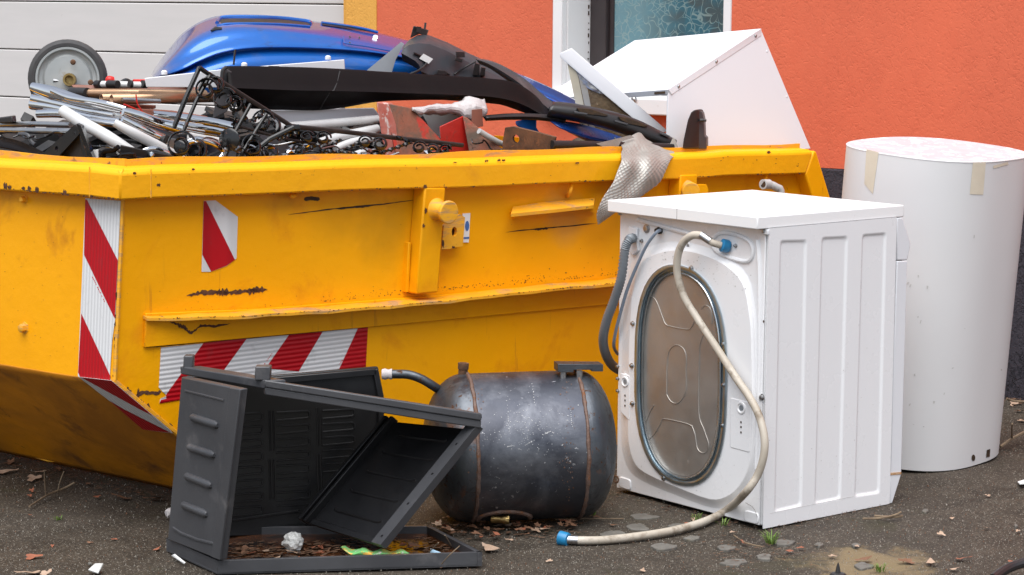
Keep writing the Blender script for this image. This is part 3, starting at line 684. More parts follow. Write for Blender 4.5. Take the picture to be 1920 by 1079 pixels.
blot([(255, 741), (268, 737), (290, 737), (302, 735)], 5, seed=13); blot([(256, 742), (262, 738)], 12, seed=15)
for i, (x, y, wd) in enumerate(((10, 348, 9), (18, 351, 6), (44, 353, 4), (55, 354, 7), (70, 356, 6), (122, 360, 6), (172, 369, 4), (205, 371, 4))):
    blot([(x-4, y), (x+3, y+.6)], wd, seed=20+i, plane=ep, off=.0012)
for i, (x, y, wd) in enumerate(((297, 347, 4), (252, 325, 3), (362, 318, 3), (797, 351, 5), (835, 349, 5), (887, 348, 5), (853, 305, 2), (912, 302, 3), (935, 301, 4), (944, 301, 3), (1082, 306, 2), (1441, 286, 3))):
    blot([(x-3, y), (x+4, y)], wd, seed=40+i, off=.0012)
for i, (x, y, wd) in enumerate(((798, 395, 7), (794, 424, 5), (830, 456, 10), (850, 464, 3))): blot([(x-2, y), (x+3, y)], wd, seed=60+i, off=D_P+.0536 if x < 815 else D_P+.0362)
random.seed(11)
for i in range(34):                                             # flaking along the corner edge and the slope edge
    t = random.random(); p = lerp(A1, A0, .02+t*.45) if i < 14 else lerp(A1, A2, t*1.0)
    mb = MB(); c = p+SK_N*.002+SK_S*random.uniform(-.002, .010); m_ = random.randint(5, 8); rr_ = random.uniform(.003, .008)
    mb.poly([c+SK_S*(rr_*random.uniform(.5, 1.2)*math.cos(6.283*k/m_))+hz*(rr_*random.uniform(.6, 1.8)*math.sin(6.283*k/m_)) for k in range(m_)])
    mb.build('rust_patch', M['rust'], skip, smooth=False)
MB().tube([lerp(A0, A1, t/20)+SK_N*random.uniform(0, .002)+SK_S*.004 for t in range(21)], .006, 6).build('corner_bead', M['yellow_worn'], skip)
MB().tube([lerp(A1, A3, t/14)+SK_N*random.uniform(-.001, .002) for t in range(15)], .007, 6).build('corner_bead', M['yellow_worn'], skip)
# striped reflective tape: white tape with red stripes on it
def tape(plane, base, reds, off, lab, kd='up'):
    t = MB().prism([plane(x, y, off) for x, y in base], (SK_N if plane is sp else SK_M)*-.0006).build('hazard_tape', M['tape_white_'+kd], skip, smooth=False, label=lab)
    for r in reds: MB().poly([plane(x, y, off+.0006) for x, y in r]).build('red_stripe', M['tape_red_'+kd], t, smooth=False)
    tapes.append(t); return t
tapes = []
tape(epp, [(160, 372), (226, 377), (222, 470), (215.5, 600), (210, 640), (206, 700), (207, 714), (146, 706)],
     [[(159.6, 374), (163, 375), (221, 489), (215, 598), (157.6, 478)], [(152.4, 588), (207, 706), (206, 713.5), (150, 707.5), (146.5, 699)]], D_P+.0022, 'upright striped tape on the skip end')
tape(sp, [(382, 377), (404, 376), (446, 407), (443.5, 485), (425, 499), (395, 510), (378, 510)],
     [[(382, 377.5), (386.5, 377.5), (440.5, 487.5), (425, 498.5), (396, 509.5), (379.5, 478)]], D_P+.0016, 'scrap of striped tape on the skip side')
tape(sp, [(302, 652), (690, 614), (686, 688), (340, 750), (299, 757), (301, 748), (310, 744), (312, 741), (305, 735), (298, 727)],
     [[(382, 643), (463, 635), (418, 697), (345, 710), (340, 750), (299, 757), (302, 750), (312, 748), (311, 741)], [(542, 628), (605, 641-18.5), (560, 697), (498, 691)], [(671, 616), (690, 614), (686, 688), (634, 696.5)]], D_P+.0016, 'torn level striped tape low on the skip side', 'flat')
# the maker's fine print along the stripe edges: illegible strokes
def fine_print(plane, p0, p1, off, n_, parent, m_='red_plastic'):
    mb = MB(); rn2 = random.Random(int(p0[0]))
    dx, dy = (p1[0]-p0[0])/n_, (p1[1]-p0[1])/n_; L2 = math.hypot(dx, dy); nx, ny = -dy/L2, dx/L2
    for q in range(n_):
        if rn2.random() < .18: continue
        a = (p0[0]+dx*(q+.15), p0[1]+dy*(q+.15)); b_ = (p0[0]+dx*(q+.75), p0[1]+dy*(q+.75)); h = rn2.uniform(.5, 1.1)
        mb.poly([plane(a[0]-nx*h, a[1]-ny*h, off), plane(b_[0]-nx*h, b_[1]-ny*h, off), plane(b_[0]+nx*h, b_[1]+ny*h, off), plane(a[0]+nx*h, a[1]+ny*h, off)])
    mb.build('tape_print', M[m_], parent, smooth=False)
fine_print(epp, (173, 519), (198, 570), D_P+.0029, 16, tapes[0]); fine_print(sp, (491, 690), (513, 659), D_P+.0023, 10, tapes[2]); fine_print(sp, (634, 687), (660, 650), D_P+.0023, 12, tapes[2]); fine_print(sp, (317, 733), (333, 712), D_P+.0023, 7, tapes[2])
# tape folded on under the slope
PN = (A1-A3).cross(G2-A3).normalized()
if PN.dot(EYE-A3) < 0: PN = -PN
def up_(x, y, off=0): return onp(x, y, A1+PN*(off+.005), PN)
tu = MB().prism([up_(x, y, .004) for x, y in ((147, 707), (209, 714), (318, 806), (324, 813), (268, 806), (205, 752))], -PN*.0006).build('hazard_tape', M['tape_white_up'], skip, smooth=False, label='striped tape wrapped under the sloping end')
MB().poly([up_(x, y, .0048) for x, y in ((152, 708), (209, 714.5), (288, 781), (262, 768))]).build('red_stripe', M['tape_red_up'], tu, smooth=False)
MB().poly([up_(x, y, .0048) for x, y in ((205, 752), (232, 768), (320, 812), (268, 806))]).build('red_stripe', M['tape_red_up'], tu, smooth=False)

# chipped paint along every edge and dark moss specks above the rail: too many to pick apart
rn_ = random.Random(5); chips = MB(); moss = MB()
def chip(mb, f, x, y, r, off, el=.6):
    n_ = rn_.randint(5, 8); a0 = rn_.uniform(0, 6.28)
    mb.poly([f(x+r*math.cos(a0+6.283*q/n_)*rn_.uniform(.5, 1.25), y+r*el*math.sin(a0+6.283*q/n_)*rn_.uniform(.5, 1.25), off) for q in range(n_)])
def ly(x, x0, y0, x1, y1): return y0+(y1-y0)*(x-x0)/(x1-x0)
for i in range(120): x = rn_.uniform(228, 1500); chip(chips, sp, x, ly(x, 225, 374, 1511, 324.5)+rn_.uniform(-1.5, .8), rn_.uniform(.5, 2.2), .0012)
for i in range(70): x = 225*rn_.random()**.7; chip(chips, ep, x, ly(x, 0, 354, 225, 374.5)+rn_.uniform(-2, .8), rn_.uniform(.5, 2.6), .0012)
for i in range(70): x = rn_.uniform(228, 1500); chip(chips, sp, x, ly(x, 225, 324, 1524, 287)+rn_.expovariate(.12), rn_.uniform(.4, 1.4), .0032)
for i in range(150): x = rn_.uniform(290, 1170); chip(chips, sp, x, fy(x)+rn_.uniform(-.4, 1.6), rn_.uniform(.5, 2.0), D_P+fo(x)+.0112, .5)
for i in range(60): x = rn_.uniform(228, 1150); chip(chips, sp, x, rn_.uniform(385, 560), rn_.uniform(.3, 1.0), D_P+.0011)
for i in range(50): x = rn_.uniform(0, 140); chip(chips, epp, x, rn_.uniform(380, 670), rn_.uniform(.3, 1.1), D_P+.0011)
for i in range(260):
    x = rn_.uniform(600, 1160); b0_ = ly(x, 480, 578, 1150, 516); chip(moss, sp, x, b0_-abs(rn_.expovariate(.22)), rn_.uniform(.3, 1.3), D_P+.0012, .9)
for i in range(60): x = rn_.uniform(300, 600); chip(moss, sp, x, ly(x, 274, 588, 480, 579)-abs(rn_.expovariate(.3)), rn_.uniform(.3, 1.0), D_P+.0012, .8)
for mb, nm, mt in ((chips, 'edge_chips', 'rust'), (moss, 'moss_specks', 'grime')):
    o = mb.build(nm, M[mt], skip, smooth=False, recalc=False, weld=False); o['kind'] = 'stuff'
# ---------------------------------------------------------------- washing machine, seen from the back
WN = V((.6865, 5.8519, 0)); WA = .888
WU = V((math.cos(WA), -math.sin(WA), 0)); WV = V((math.sin(WA), math.cos(WA), 0)); WW, WD, WH = .5997, .5161, .8222
WO = -WV                                                        # outward normal of the back
WSN = WU                                                        # outward normal of the seen side
def wb(x, y, off=0.0): return onp(x, y, WN+WO*off, WO)
def ws(x, y, off=0.0): return onp(x, y, WN+WSN*off, WSN)
def wl(a, h, d): return WN-WU*(WW-a)+WO*d+V((0, 0, h))          # a along the back from its left edge, h up, d out of the back
wash = thing('washing_machine', 'white washing machine turned back to front, cream hose hanging from it', 'washing machine', WN-WU*WW/2+WV*WD/2)
Z = V((0, 0, 1))
Zc = .006
body = MB(); body.box(wl(.004, Zc, -.004), WU*(WW-.010), WV*(WD-.006), Z*(WH-Zc-.001)); body.build('body', M['white_enamel'], wash, bevel=.006, seg=3)
# side sheet with three pressed panels
def rrect(cs, r, n=4):
    out = []
    for i in range(4):
        p, a, b_ = cs[i], cs[i-1], cs[(i+1) % 4]; da = (a-p).normalized()*r; db = (b_-p).normalized()*r
        for k in range(n+1):
            t = k/n; out.append(p+da*(1-t)**2+db*t**2)
    return out
SO = .003
outer = [ws(1442, 429, SO), ws(1681.5, 408, SO), ws(1668, 945, SO), ws(1431, 992, SO)]
panels = [((1462, 450), (1514, 448.5), (1504.5, 951), (1451, 963)), ((1540, 444), (1591, 441.5), (1577.5, 937.5), (1526.5, 948)), ((1616, 438.5), (1663, 435), (1650.5, 926.5), (1601.5, 934))]
loops = [rrect([ws(x, y, SO) for x, y in p], .012) for p in panels]
MB().plate(outer, loops, -WSN*.002).build('side_sheet', M['white_enamel'], wash, bevel=0, smooth=False)
for p in panels:
    ob = MB(); lp = rrect([ws(x, y, SO) for x, y in p], .012); c = sum(lp, V())/len(lp)
    cs = [ws(x, y, SO) for x, y in p]; cc = sum(cs, V())/4
    def shr(q, d):
        e = q-cc; h = e.dot(Z); a = e.dot(WV); return cc+WV*(a-math.copysign(min(d, abs(a)), a))+Z*(h-math.copysign(d, h))
    rings = [lp, [shr(q, .003)-WSN*.0008 for q in lp], [shr(q, .008)-WSN*.0038 for q in lp], [shr(q, .011)-WSN*.0045 for q in lp]]
    n = len(lp); base = len(ob.v)
    for r in rings: ob.v += r
    for j in range(3):
        for i in range(n): ob.f.append((base+j*n+i, base+j*n+(i+1) % n, base+(j+1)*n+(i+1) % n, base+(j+1)*n+i))
    ob.f.append(tuple(base+3*n+i for i in range(n)))
    ob.build('pressed_panel', M['white_enamel'], wash, smooth=False, recalc=False)
# lid
lid = MB(); lid.box(wl(-.004, WH, .043), WU*(WW+.004-.001), WV*(WD+.043+.028), Z*.034)
lid.build('lid', M['white_top'], wash, bevel=.003)
MB().box(wl(.286, WH+.002, .0432), WU*.0012, WV*.002, Z*.031).build('lid_joint', M['grime'], wash)
# front trim (far end of the seen side)
fx = lambda pts, d0, nm, m_: MB().prism([ws(x, y, -.001) for x, y in pts], -WU*(WW-.004)).build(nm, M[m_], wash, bevel=.003)
fx(((1682.5, 409), (1692.5, 408), (1708, 459), (1701.5, 488), (1682, 488.5)), 0, 'control_fascia', 'white_sheet')
fx(((1682, 490), (1701.5, 489.5), (1690.5, 887.5), (1669.5, 889.5)), 0, 'front_panel', 'white_sheet')
fx(((1669.3, 891), (1690.3, 889.3), (1673.5, 944), (1668, 945.3)), 0, 'kick_plate', 'white_sheet')
MB().prism([ws(x, y, .0005) for x, y in ((1669, 887), (1690, 885.5), (1690, 889.5), (1669, 891.5))], -WU*.004).build('rust_line', mat('rust_streak', (.35, .14, .03), (.6, .45, .3), 60, .8), wash)
# back sheet: flat border, then the big pressed plateau round the drum opening
MB().box(wl(.006, .008, -.003), WU*(WW-.016), WO*.005, Z*(WH-.012)).build('back_sheet', M['white_enamel'], wash, bevel=.002)
def wpoly(pts, off): return [wb(x, y, off) for x, y in pts]
plat = [(1183, 560), (1196, 500), (1222, 478), (1262, 468), (1310, 474), (1360, 496), (1392, 528), (1404, 575), (1410, 640), (1412, 800), (1406, 872), (1388, 912), (1362, 934), (1330, 938), (1270, 916), (1215, 892), (1190, 872), (1178, 836), (1176, 790), (1178, 650)]
pl = [p for p in cat_rom([V((x, y, 0)) for x, y in plat+[plat[0]]], 3)][:-1]
pb = MB(); cpx = sum((p.x for p in pl))/len(pl); cpy = sum((p.y for p in pl))/len(pl)
rings = []
for sc, off in ((1.10, .0022), (1.045, .006), (1.01, .014), (.985, .017)):
    rings.append([wb(cpx+(p.x-cpx)*sc, cpy+(p.y-cpy)*(1+(sc-1)*.62), off) for p in pl])
n = len(pl)
for r in rings: pb.v += r
for j in range(3):
    for i in range(n): pb.f.append((j*n+i, j*n+(i+1) % n, (j+1)*n+(i+1) % n, (j+1)*n+i))
# drum opening ring (stadium)
def stad(cx, cy, hw, hh, off, n=48, slx=-.012):
    out = []
    for k in range(n):
        th = 2*math.pi*k/n; c, s = math.cos(th), math.sin(th)
        x = hw*math.copysign(abs(c)**.92, c); y = hh*math.copysign(abs(s)**.66, s)
        out.append(wb(cx+x+y*slx*-1*-1, cy+y+x*.235, off))
    return out
CX, CY = 1276, 704
# the plateau's flat face, with the opening cut in it
face = MB(); hole_ = stad(CX, CY, 87, 206, .017); face.plate(rings[-1], [hole_], V())
pb.build('plateau_rim', M['white_enamel'], wash, ang=60)
face.build('plateau', M['white_enamel'], wash, smooth=False)
def ring(prof, nm, m_):
    mb = MB(); N = 48
    for sc, off in prof: mb.v += stad(CX, CY, 87*sc[0], 206*sc[1], off)
    for j in range(len(prof)-1):
        for i in range(N): mb.f.append((j*N+i, j*N+(i+1) % N, (j+1)*N+(i+1) % N, (j+1)*N+i))
    return mb.build(nm, M[m_], wash, ang=50, recalc=False)
cover = ring([((1.0, 1.0), .017), ((1.0, 1.0), .021), ((.965, .985), .023), ((.93, .968), .021), ((.90, .955), .010), ((.885, .948), .009)], 'cover_rim', 'zinc_dark')
ring([((.885, .948), .009), ((.865, .938), .016), ((.84, .928), .018), ((.82, .918), .015), ((.80, .908), .007)], 'cover_bead', 'zinc')
mb = MB(); mb.poly(stad(CX, CY, 87*.80, 206*.908, .007)); plate_ = mb.build('cover_plate', M['zinc_plate'], wash, recalc=False)
def emb(pts, r=.0015, nm='pressed_line', closed=False): MB().tube([wb(x, y, .0075) for x, y in pts], r, 6, smooth=5, closed=closed).build(nm, M['zinc_plate'], wash)
emb([(1206, 575), (1212, 561), (1222, 557), (1231, 566), (1241, 592), (1248, 608), (1260, 613), (1290, 618), (1297, 612), (1304, 600)])
emb([(1315, 580), (1322, 573), (1331, 578), (1335, 592), (1334, 608)])
emb([(1250, 740), (1250, 690), (1254, 660), (1265, 648), (1278, 651), (1286, 666), (1286, 700), (1286, 730), (1279, 748), (1268, 757), (1257, 752), (1250, 740)])
emb([(1323, 622), (1314, 640), (1311, 670), (1310, 772), (1320, 806), (1329, 836), (1320, 850), (1308, 842), (1303, 815), (1297, 798)])
emb([(1206, 808), (1217, 776), (1226, 760)], .0014); emb([(1211, 828), (1226, 815), (1238, 795), (1245, 786), (1285, 794), (1298, 800)])
# small fittings on the back
def scr(x, y, off, r=.006, m_='steel'): MB().lathe(wb(x, y, off), WO, [(0, r*1.5), (.0015, r*1.5), (.002, r), (.007, r), (.008, r*.6)], 10).build('screw', M[m_], wash)
for x, y in ((1187, 607), (1297, 503), (1358, 645), (1358, 722), (1186, 757), (1356, 798), (1245, 897), (1185, 686)): scr(x, y, .0175, .005)
scr(1213, 429, .002, .009); scr(1204, 452, .002, .004); scr(1429, 745, .002, .006); scr(1434, 434, .004, .005); scr(1380, 461, .002, .004); scr(1163, 401, .002, .004)
for x, y in ((1159, 687), (1159, 710), (1159, 733)): scr(x, y, .002, .004)
def boss(x, y, r, o=.018):
    b_ = MB().lathe(wb(x, y, o), WO, [(0, r*1.55), (.003, r*1.4), (.0035, r*1.1), (.0008, r*.9)], 20).build('transport_bolt_boss', M['white_enamel'], wash)
    MB().lathe(wb(x, y, o+.0015), WO, [(0, r*.7), (.001, r*.66)], 16).build('bolt_cap', M['hose_grey'], b_)
boss(1172, 716, .0105); boss(1390, 765, .0115); boss(1290, 462, .008, .004)
for x, y in ((1172, 742), (1172, 751), (1172, 761), (1389.5, 792), (1389.5, 801), (1389.5, 811), (1432, 603)):
    MB().box(wb(x, y, .0185 if x < 1180 else .0185 if x < 1400 else .002)-WU*.0022-Z*.0028, WU*.0044, WO*.001, Z*.0056).build('vent_slot', M['grime'], wash)
# embossed pads: strip beside the left boss, strip by the right boss, foot pads, inlet pocket
def pad(cs, off, r, nm, t=.006): MB().prism(rrect([wb(x, y, off) for x, y in cs], r), -WO*t).build(nm, M['white_enamel'], wash, bevel=.003)
pad(((1163, 700), (1181, 705), (1180, 790), (1163, 772)), .018, .006, 'pressed_pad', .016); pad(((1368, 745), (1409, 755), (1406, 850), (1368, 840)), .0182, .008, 'pressed_pad', .008)
pad(((1160, 893), (1182, 900), (1182, 921), (1160, 914)), .006, .012, 'foot_pad'); pad(((1394, 956), (1422, 963), (1421, 985), (1394, 978)), .006, .014, 'foot_pad')
pk = MB(); c_ = [(1338, 446), (1352, 437), (1380, 440), (1404, 452), (1412, 468), (1408, 486), (1392, 490), (1360, 480), (1342, 470), (1336, 458)]
pk.tube([wb(x, y, .003) for x, y in c_], .006, 8, smooth=4, closed=False).build('inlet_pocket_rim', M['white_enamel'], wash)
MB().tube([wb(x, y, .003) for x, y in ((1196, 412), (1240, 424), (1300, 440), (1320, 444))], .007, 8, smooth=4).build('pressed_ridge', M['white_enamel'], wash)
MB().tube([wb(x, y, .003) for x, y in ((1420, 450), (1424, 520), (1424, 700), (1418, 880))], .006, 8, smooth=4).build('pressed_ridge', M['white_enamel'], wash)
MB().prism(wpoly(((1178, 425), (1194, 429), (1193, 445), (1196, 470), (1186, 480), (1178, 470)), .012), -WO*.010).build('hose_clip', M['white_sheet'], wash, bevel=.002)
MB().prism([wb(x, y, .008) for x, y in ((1426, 430), (1440, 431), (1440, 441), (1427, 440))], -WO*.008).build('lid_bracket', M['white_sheet'], wash, bevel=.002)
# corrugated drain hose
path = cat_rom([wb(1188, 447, .012), wb(1180, 450, .05), wb(1172, 468, .06), wb(1165, 520, .055), wb(1152, 562, .05), wb(1138, 600, .045), wb(1131, 635, .03), wb(1135, 662, .0), wb(1146, 683, -.05), wb(1160, 694, -.12)], 16)
rr_ = [.0128+.0015*(1 if i % 2 else -1)*(1 if i > 3 else 0) for i in range(len(path))]
MB().tube(path, rr_, 12).build('drain_hose', M['hose_grey'], wash, ang=80)
MB().lathe(wb(1238, 432, .002), WO, [(0, .011), (.006, .011), (.008, .008), (.018, .006)], 12).build('cable_gland', M['black_plastic'], wash)
MB().tube([wb(1238, 432, .015), wb(1230, 437, .03), wb(1214, 458, .034), wb(1198, 490, .034), wb(1178, 538, .034), wb(1164, 585, .03), wb(1154, 625, .02), wb(1151, 650, .0), wb(1158, 664, -.06)], .0048, 8, smooth=6).build('mains_cable', M['cable'], wash)
# inlet hose: blue nut, collar, long cream hose down to the ground, blue nut on its free end
nut = MB().lathe(wb(1366, 463, .002), (wb(1340, 457, .04)-wb(1366, 463, .002)), [(0, .017), (.004, .0185), (.020, .0185), (.023, .014), (.024, .008)], 14).build('hose_nut', M['blue_cap'], wash)
MB().tube([wb(1352, 460, .024), wb(1336, 456, .045), wb(1330, 452, .05)], .0095, 12).build('hose_elbow', M['hose_cream'], wash)
MB().tube([wb(1332, 453, .05), wb(1314, 441, .06)], .0105, 12).build('hose_ferrule', M['steel'], wash)
hp = [wb(1316, 442, .058), wb(1298, 442, .066), wb(1281, 455, .07), wb(1271, 480, .07), wb(1270, 515, .065), wb(1282, 556, .055), wb(1310, 602, .045), wb(1345, 655, .04), wb(1378, 706, .04), wb(1405, 745, .04), wb(1423, 780, .045), wb(1433, 820, .05), wb(1432, 855, .055), wb(1420, 892, .06), wb(1396, 926, .075), ground(1360, 958, .022), ground(1318, 979, .013), ground(1262, 995, .011), ground(1195, 1006, .011), ground(1130, 1013, .011), ground(1082, 1013.5, .012)]
MB().tube(hp, .0108, 12, smooth=6).build('inlet_hose', M['hose_cream'], wash, ang=80)
MB().tube([ground(1084, 1013.5, .012), ground(1064, 1012.5, .012)], .0125, 12).build('hose_ferrule', M['steel'], wash)
a_, b_ = ground(1066, 1012.5, .013), ground(1047, 1008.5, .015)
MB().lathe(a_, b_-a_, [(0, .010), (.001, .0175), (.006, .0185), (.022, .0195), (.026, .0195), (.026, .015), (.012, .014)], 16).build('hose_nut', M['blue_cap'], wash, label='blue nut on the free end of the hose')
rg = wb(1155, 899, .02); MB().tube([rg+WU*(.010*math.cos(t))+Z*(.010*math.sin(t)) for t in [2*math.pi*i/16 for i in range(16)]], .0028, 6, closed=True).build('loose_ring', M['rust_plate'], wash)

# grime where the case has been handled and splashed: flecks on back and side
M['scuff'] = mat('grey_scuff', (.42, .41, .39), (.55, .54, .52), 90, .7)
rn_ = random.Random(31); fk = MB()
def fleck(f, x, y, r, off):
    n_ = rn_.randint(5, 7); a0 = rn_.uniform(0, 6.28); e = rn_.uniform(.35, 1)
    fk.poly([f(x+r*math.cos(a0+6.283*q/n_)*rn_.uniform(.6, 1.2), y+r*e*math.sin(a0+6.283*q/n_)*rn_.uniform(.6, 1.2), off) for q in range(n_)])
for i in range(70): fleck(ws, rn_.uniform(1440, 1662), rn_.triangular(520, 960, 900)-(0), rn_.uniform(.3, 1.1), .0034)
for i in range(60):
    t = rn_.random(); fleck(wb, 1210+t*185+rn_.gauss(0, 6), 478+abs(t-.25)*70+rn_.gauss(0, 9), rn_.uniform(.4, 1.6), .0178)
for i in range(40): fleck(wb, rn_.uniform(1180, 1420), rn_.uniform(840, 930), rn_.uniform(.4, 1.2), .0178)
o = fk.build('dirt_flecks', M['scuff'], wash, smooth=False, recalc=False, weld=False); o['kind'] = 'stuff'
MB().tube([ws(1444, 963, .0032), ws(1500, 951, .0032), ws(1600, 931, .0032)], .0004, 4).build('scratch', M['scuff'], wash)
MB().tube([wb(1398, 943, .0066), wb(1410, 950, .0066), wb(1416, 958, .0066), wb(1420, 970, .0066)], .0006, 4).build('paint_crack', M['grime'], wash)

# ---------------------------------------------------------------- tall oval casing
cx, cy, ea, eb, ph, tx, ty, hh_, nn = 1.2703, 6.8822, .2513, .2834, -.7273, .0519, -.0615, .9553, 2.6
jk = thing('boiler_casing', 'tall white oval casing with strips of masking tape at its top', 'casing', (cx, cy, 0))
ax = V((tx, ty, 1)).normalized(); NJ = 72; prf = []
for k in range(NJ):
    t = 2*math.pi*k/NJ; c, s = math.cos(t), math.sin(t)
    ex = math.copysign(abs(c)**(2/nn)*ea, c); ey = math.copysign(abs(s)**(2/nn)*eb, s)
    prf.append(V((ex*math.cos(ph)-ey*math.sin(ph), ex*math.sin(ph)+ey*math.cos(ph), 0)))
z0s = [-(tx*p.x+ty*p.y) for p in prf]; mz = min(z0s)
Bj = [V((cx+p.x, cy+p.y, 0*z+0*mz)) for p, z in zip(prf, z0s)]
Bj = [V((cx+p.x, cy+p.y, z-mz)) for p, z in zip(prf, z0s)]
mb = MB(); n = NJ
for q in range(9): mb.v += [b_+ax*(hh_*q/8) for b_ in Bj]
for q in range(8):
    for i in range(n): mb.f.append((q*n+i, q*n+(i+1) % n, (q+1)*n+(i+1) % n, (q+1)*n+i))
mb.build('shell', M['jacket'], jk, ang=60, recalc=False)
cT = sum((b_ for b_ in Bj), V())/n
mb = MB(); mb.prism([cT+ax*(hh_+.0015)+(b_-cT)*.992 for b_ in Bj], -ax*.03); mb.build('top_face', M['jacket_top'], jk, bevel=.003)
mb = MB(); mb.tube([cT+ax*(hh_-.0012)+(b_-cT)*.997 for b_ in Bj], .0022, 6, closed=True); mb.build('top_edge', M['jacket'], jk)
mb = MB(); mb.prism([cT+ax*.03+(b_-cT)*.98 for b_ in Bj], ax*.03); mb.build('bottom_plate', M['jacket'], jk, smooth=False)
# points on the casing's skin seen at a pixel
def jpt(x, y, out=.0012):
    d = ray(x, y); best = None
    for i in range(n):
        a_, b_ = Bj[i], Bj[(i+1) % n]; nrm = (b_-a_).cross(ax).normalized()
        if d.dot(nrm) >= 0: nrm2 = nrm; 
        den = d.dot(nrm)
        if abs(den) < 1e-6: continue
        t = (a_-EYE).dot(nrm)/den; p = EYE+d*t; q = (p-a_); e = (b_-a_); e2 = e-ax*e.dot(ax); s = (q-ax*q.dot(ax)).dot(e2)/e2.length_squared
        if -.02 <= s <= 1.02 and (best is None or t < best[0]): best = (t, p, nrm if nrm.dot(d) < 0 else -nrm)
    return best[1]+best[2]*out if best else None
def jstrip(tops, bots, nm, m_, parent=jk):
    mb = MB(); k = 6
    def edge(e): return [(e[0][0]+(e[1][0]-e[0][0])*i/k, e[0][1]+(e[1][1]-e[0][1])*i/k) for i in range(k+1)]
    T, B = edge(tops), edge(bots); ok = True
    P = [jpt(*t) for t in T]; Q = [jpt(*t) for t in B]
    if None in P or None in Q: return
    for i in range(k): mb.poly([P[i], P[i+1], Q[i+1], Q[i]])
    mb.build(nm, M[m_], parent, recalc=False)
jstrip(((1625, 280), (1648, 286)), ((1621, 345), (1637, 364)), 'tape_strip', 'masking')
jstrip(((1824, 305), (1848, 304)), ((1818, 364.5), (1843, 365.5)), 'tape_strip', 'masking')
jstrip(((1862, 311), (1889, 304)), ((1862, 316.5), (1890, 309)), 'tape_strip', 'masking')
# scuffs and old glue marks on the skin
rn_ = random.Random(12)
for i in range(16):
    x, y = rn_.uniform(1700, 1880), rn_.uniform(420, 830); w2, h2 = rn_.uniform(1.5, 5), rn_.uniform(1, 7); sl2_ = rn_.uniform(-6, 6)
    jstrip(((x, y), (x+w2, y+rn_.uniform(-1, 1))), ((x+sl2_*.3, y+h2), (x+sl2_*.3+w2*.6, y+h2)), 'scuff_mark', 'scuff')
# two openings near the foot
def jhole(pts, nm):
    ps = [jpt(x, y, .0016) for x, y in pts]
    if None not in ps: MB().poly(ps).build(nm, M['grime'], jk, recalc=False)
jhole([(1824.5+3.4*math.cos(t), 858.5+6*math.sin(t)) for t in [6.283*i/14 for i in range(14)]], 'drilled_hole')
jhole([(1849.5, 844), (1856, 842), (1855, 856.5), (1848.5, 858)], 'square_hole')
# ---------------------------------------------------------------- grey pressure tank
tk = thing('pressure_tank', 'dark steel pressure tank with rusty weld seams lying on its side', 'tank', (.02, 5.95, 0))
TA = math.radians(9); TAX = V((math.cos(TA), math.sin(TA), .012)).normalized()
TR = .203
tc = at(985, 838, 5.95); tc.z = TR+.004
def tx_(x):                                                      # distance along the axis whose silhouette sits at pixel column x
    d = ray(x, 838); nrm = d.cross(Z); return (EYE-tc).dot(nrm)/TAX.dot(nrm)
sL, sR, eR, eL = tx_(878), tx_(1078), tx_(1150), tx_(878)-.125
def dome(s0, s1, k=8, flip=1):
    return [(s0+(s1-s0)*math.sin(math.pi/2*i/k), TR*(max(math.cos(math.pi/2*i/k), 0))**.95) for i in range(1, k+1)]
MB().lathe(tc, TAX, [(sL+.004, TR), (sL+.012, TR), ((sL+sR)/2, TR*1.002), (sR-.012, TR), (sR-.004, TR)], 72).build('shell', M['tank'], tk)
MB().lathe(tc, TAX, [(sR+.004, TR)]+[(sR+.012, TR)]+dome(sR+.012, eR, 12), 72).build('dished_end', M['tank_end'], tk)
MB().lathe(tc, TAX, list(reversed([(sL-.004, TR), (sL-.012, TR)]+dome(sL-.012, eL, 12))), 72).build('dished_end', M['tank_end'], tk)
def weld(s):
    mb = MB(); a = TAX.cross(Z).normalized(); b_ = a.cross(TAX)
    mb.tube([tc+TAX*(s+random.uniform(-.001, .001))+(a*math.cos(t)+b_*math.sin(t))*(TR+.0005) for t in [2*math.pi*i/90 for i in range(90)]], [.0055+random.uniform(-.0012, .0012) for i in range(90)], 6, closed=True)
    mb.build('weld_seam', M['weld'], tk)
weld(sL); weld(sR)
p = at(867, 700, 5.94); MB().lathe(p-Z*.03, V((.05, 0, 1)), [(0, .013), (.04, .013), (.042, .015), (.058, .015), (.058, .009), (.05, .008)], 14).build('fitting', M['rust_plate'], tk)
q0 = [at(1046, 683, 5.90), at(1131, 684, 5.94), at(1131, 697, 5.94), at(1110, 697, 5.93), at(1109, 694, 5.93), at(1076, 694, 5.91), at(1075, 699, 5.91), at(1046, 698, 5.90)]
MB().prism(q0, V((-.01, .05, 0))).build('bracket', M['tank_end'], tk, bevel=.001)
for x in (1056, 1086): MB().lathe(at(x, 698, 5.915)-Z*.02, Z, [(0, .009), (.024, .009)], 8).build('bracket_stud', M['steel'], tk)
pp = [at(716, 702, 5.90), at(740, 702, 5.90), at(766, 703, 5.90), at(790, 711, 5.90), at(812, 724, 5.91), at(832, 737, 5.96)]
MB().tube(pp, .0125, 12, smooth=5).build('pipe_stub', M['tank_end'], tk)
MB().tube([pp[0], pp[0]+(pp[1]-pp[0])*.25, pp[0]+(pp[1]-pp[0])*.5, pp[0]+(pp[1]-pp[0])*.8], [.0135, .016, .0128, .0155], 12).build('hemp_wrap', M['foam'], tk)
fo_ = V((0, -1, -.9)).normalized(); fc = at(945, 972, 5.87); fc = V((fc.x, tc.y-.11, .028))
MB().tube([fc+TAX*(.072*math.cos(t))+V((0, -.035*math.sin(t), .028*math.sin(t))) for t in [math.pi*i/24*1.0 for i in range(25)]], .008, 8).build('hand_hole_flange', M['weld'], tk)
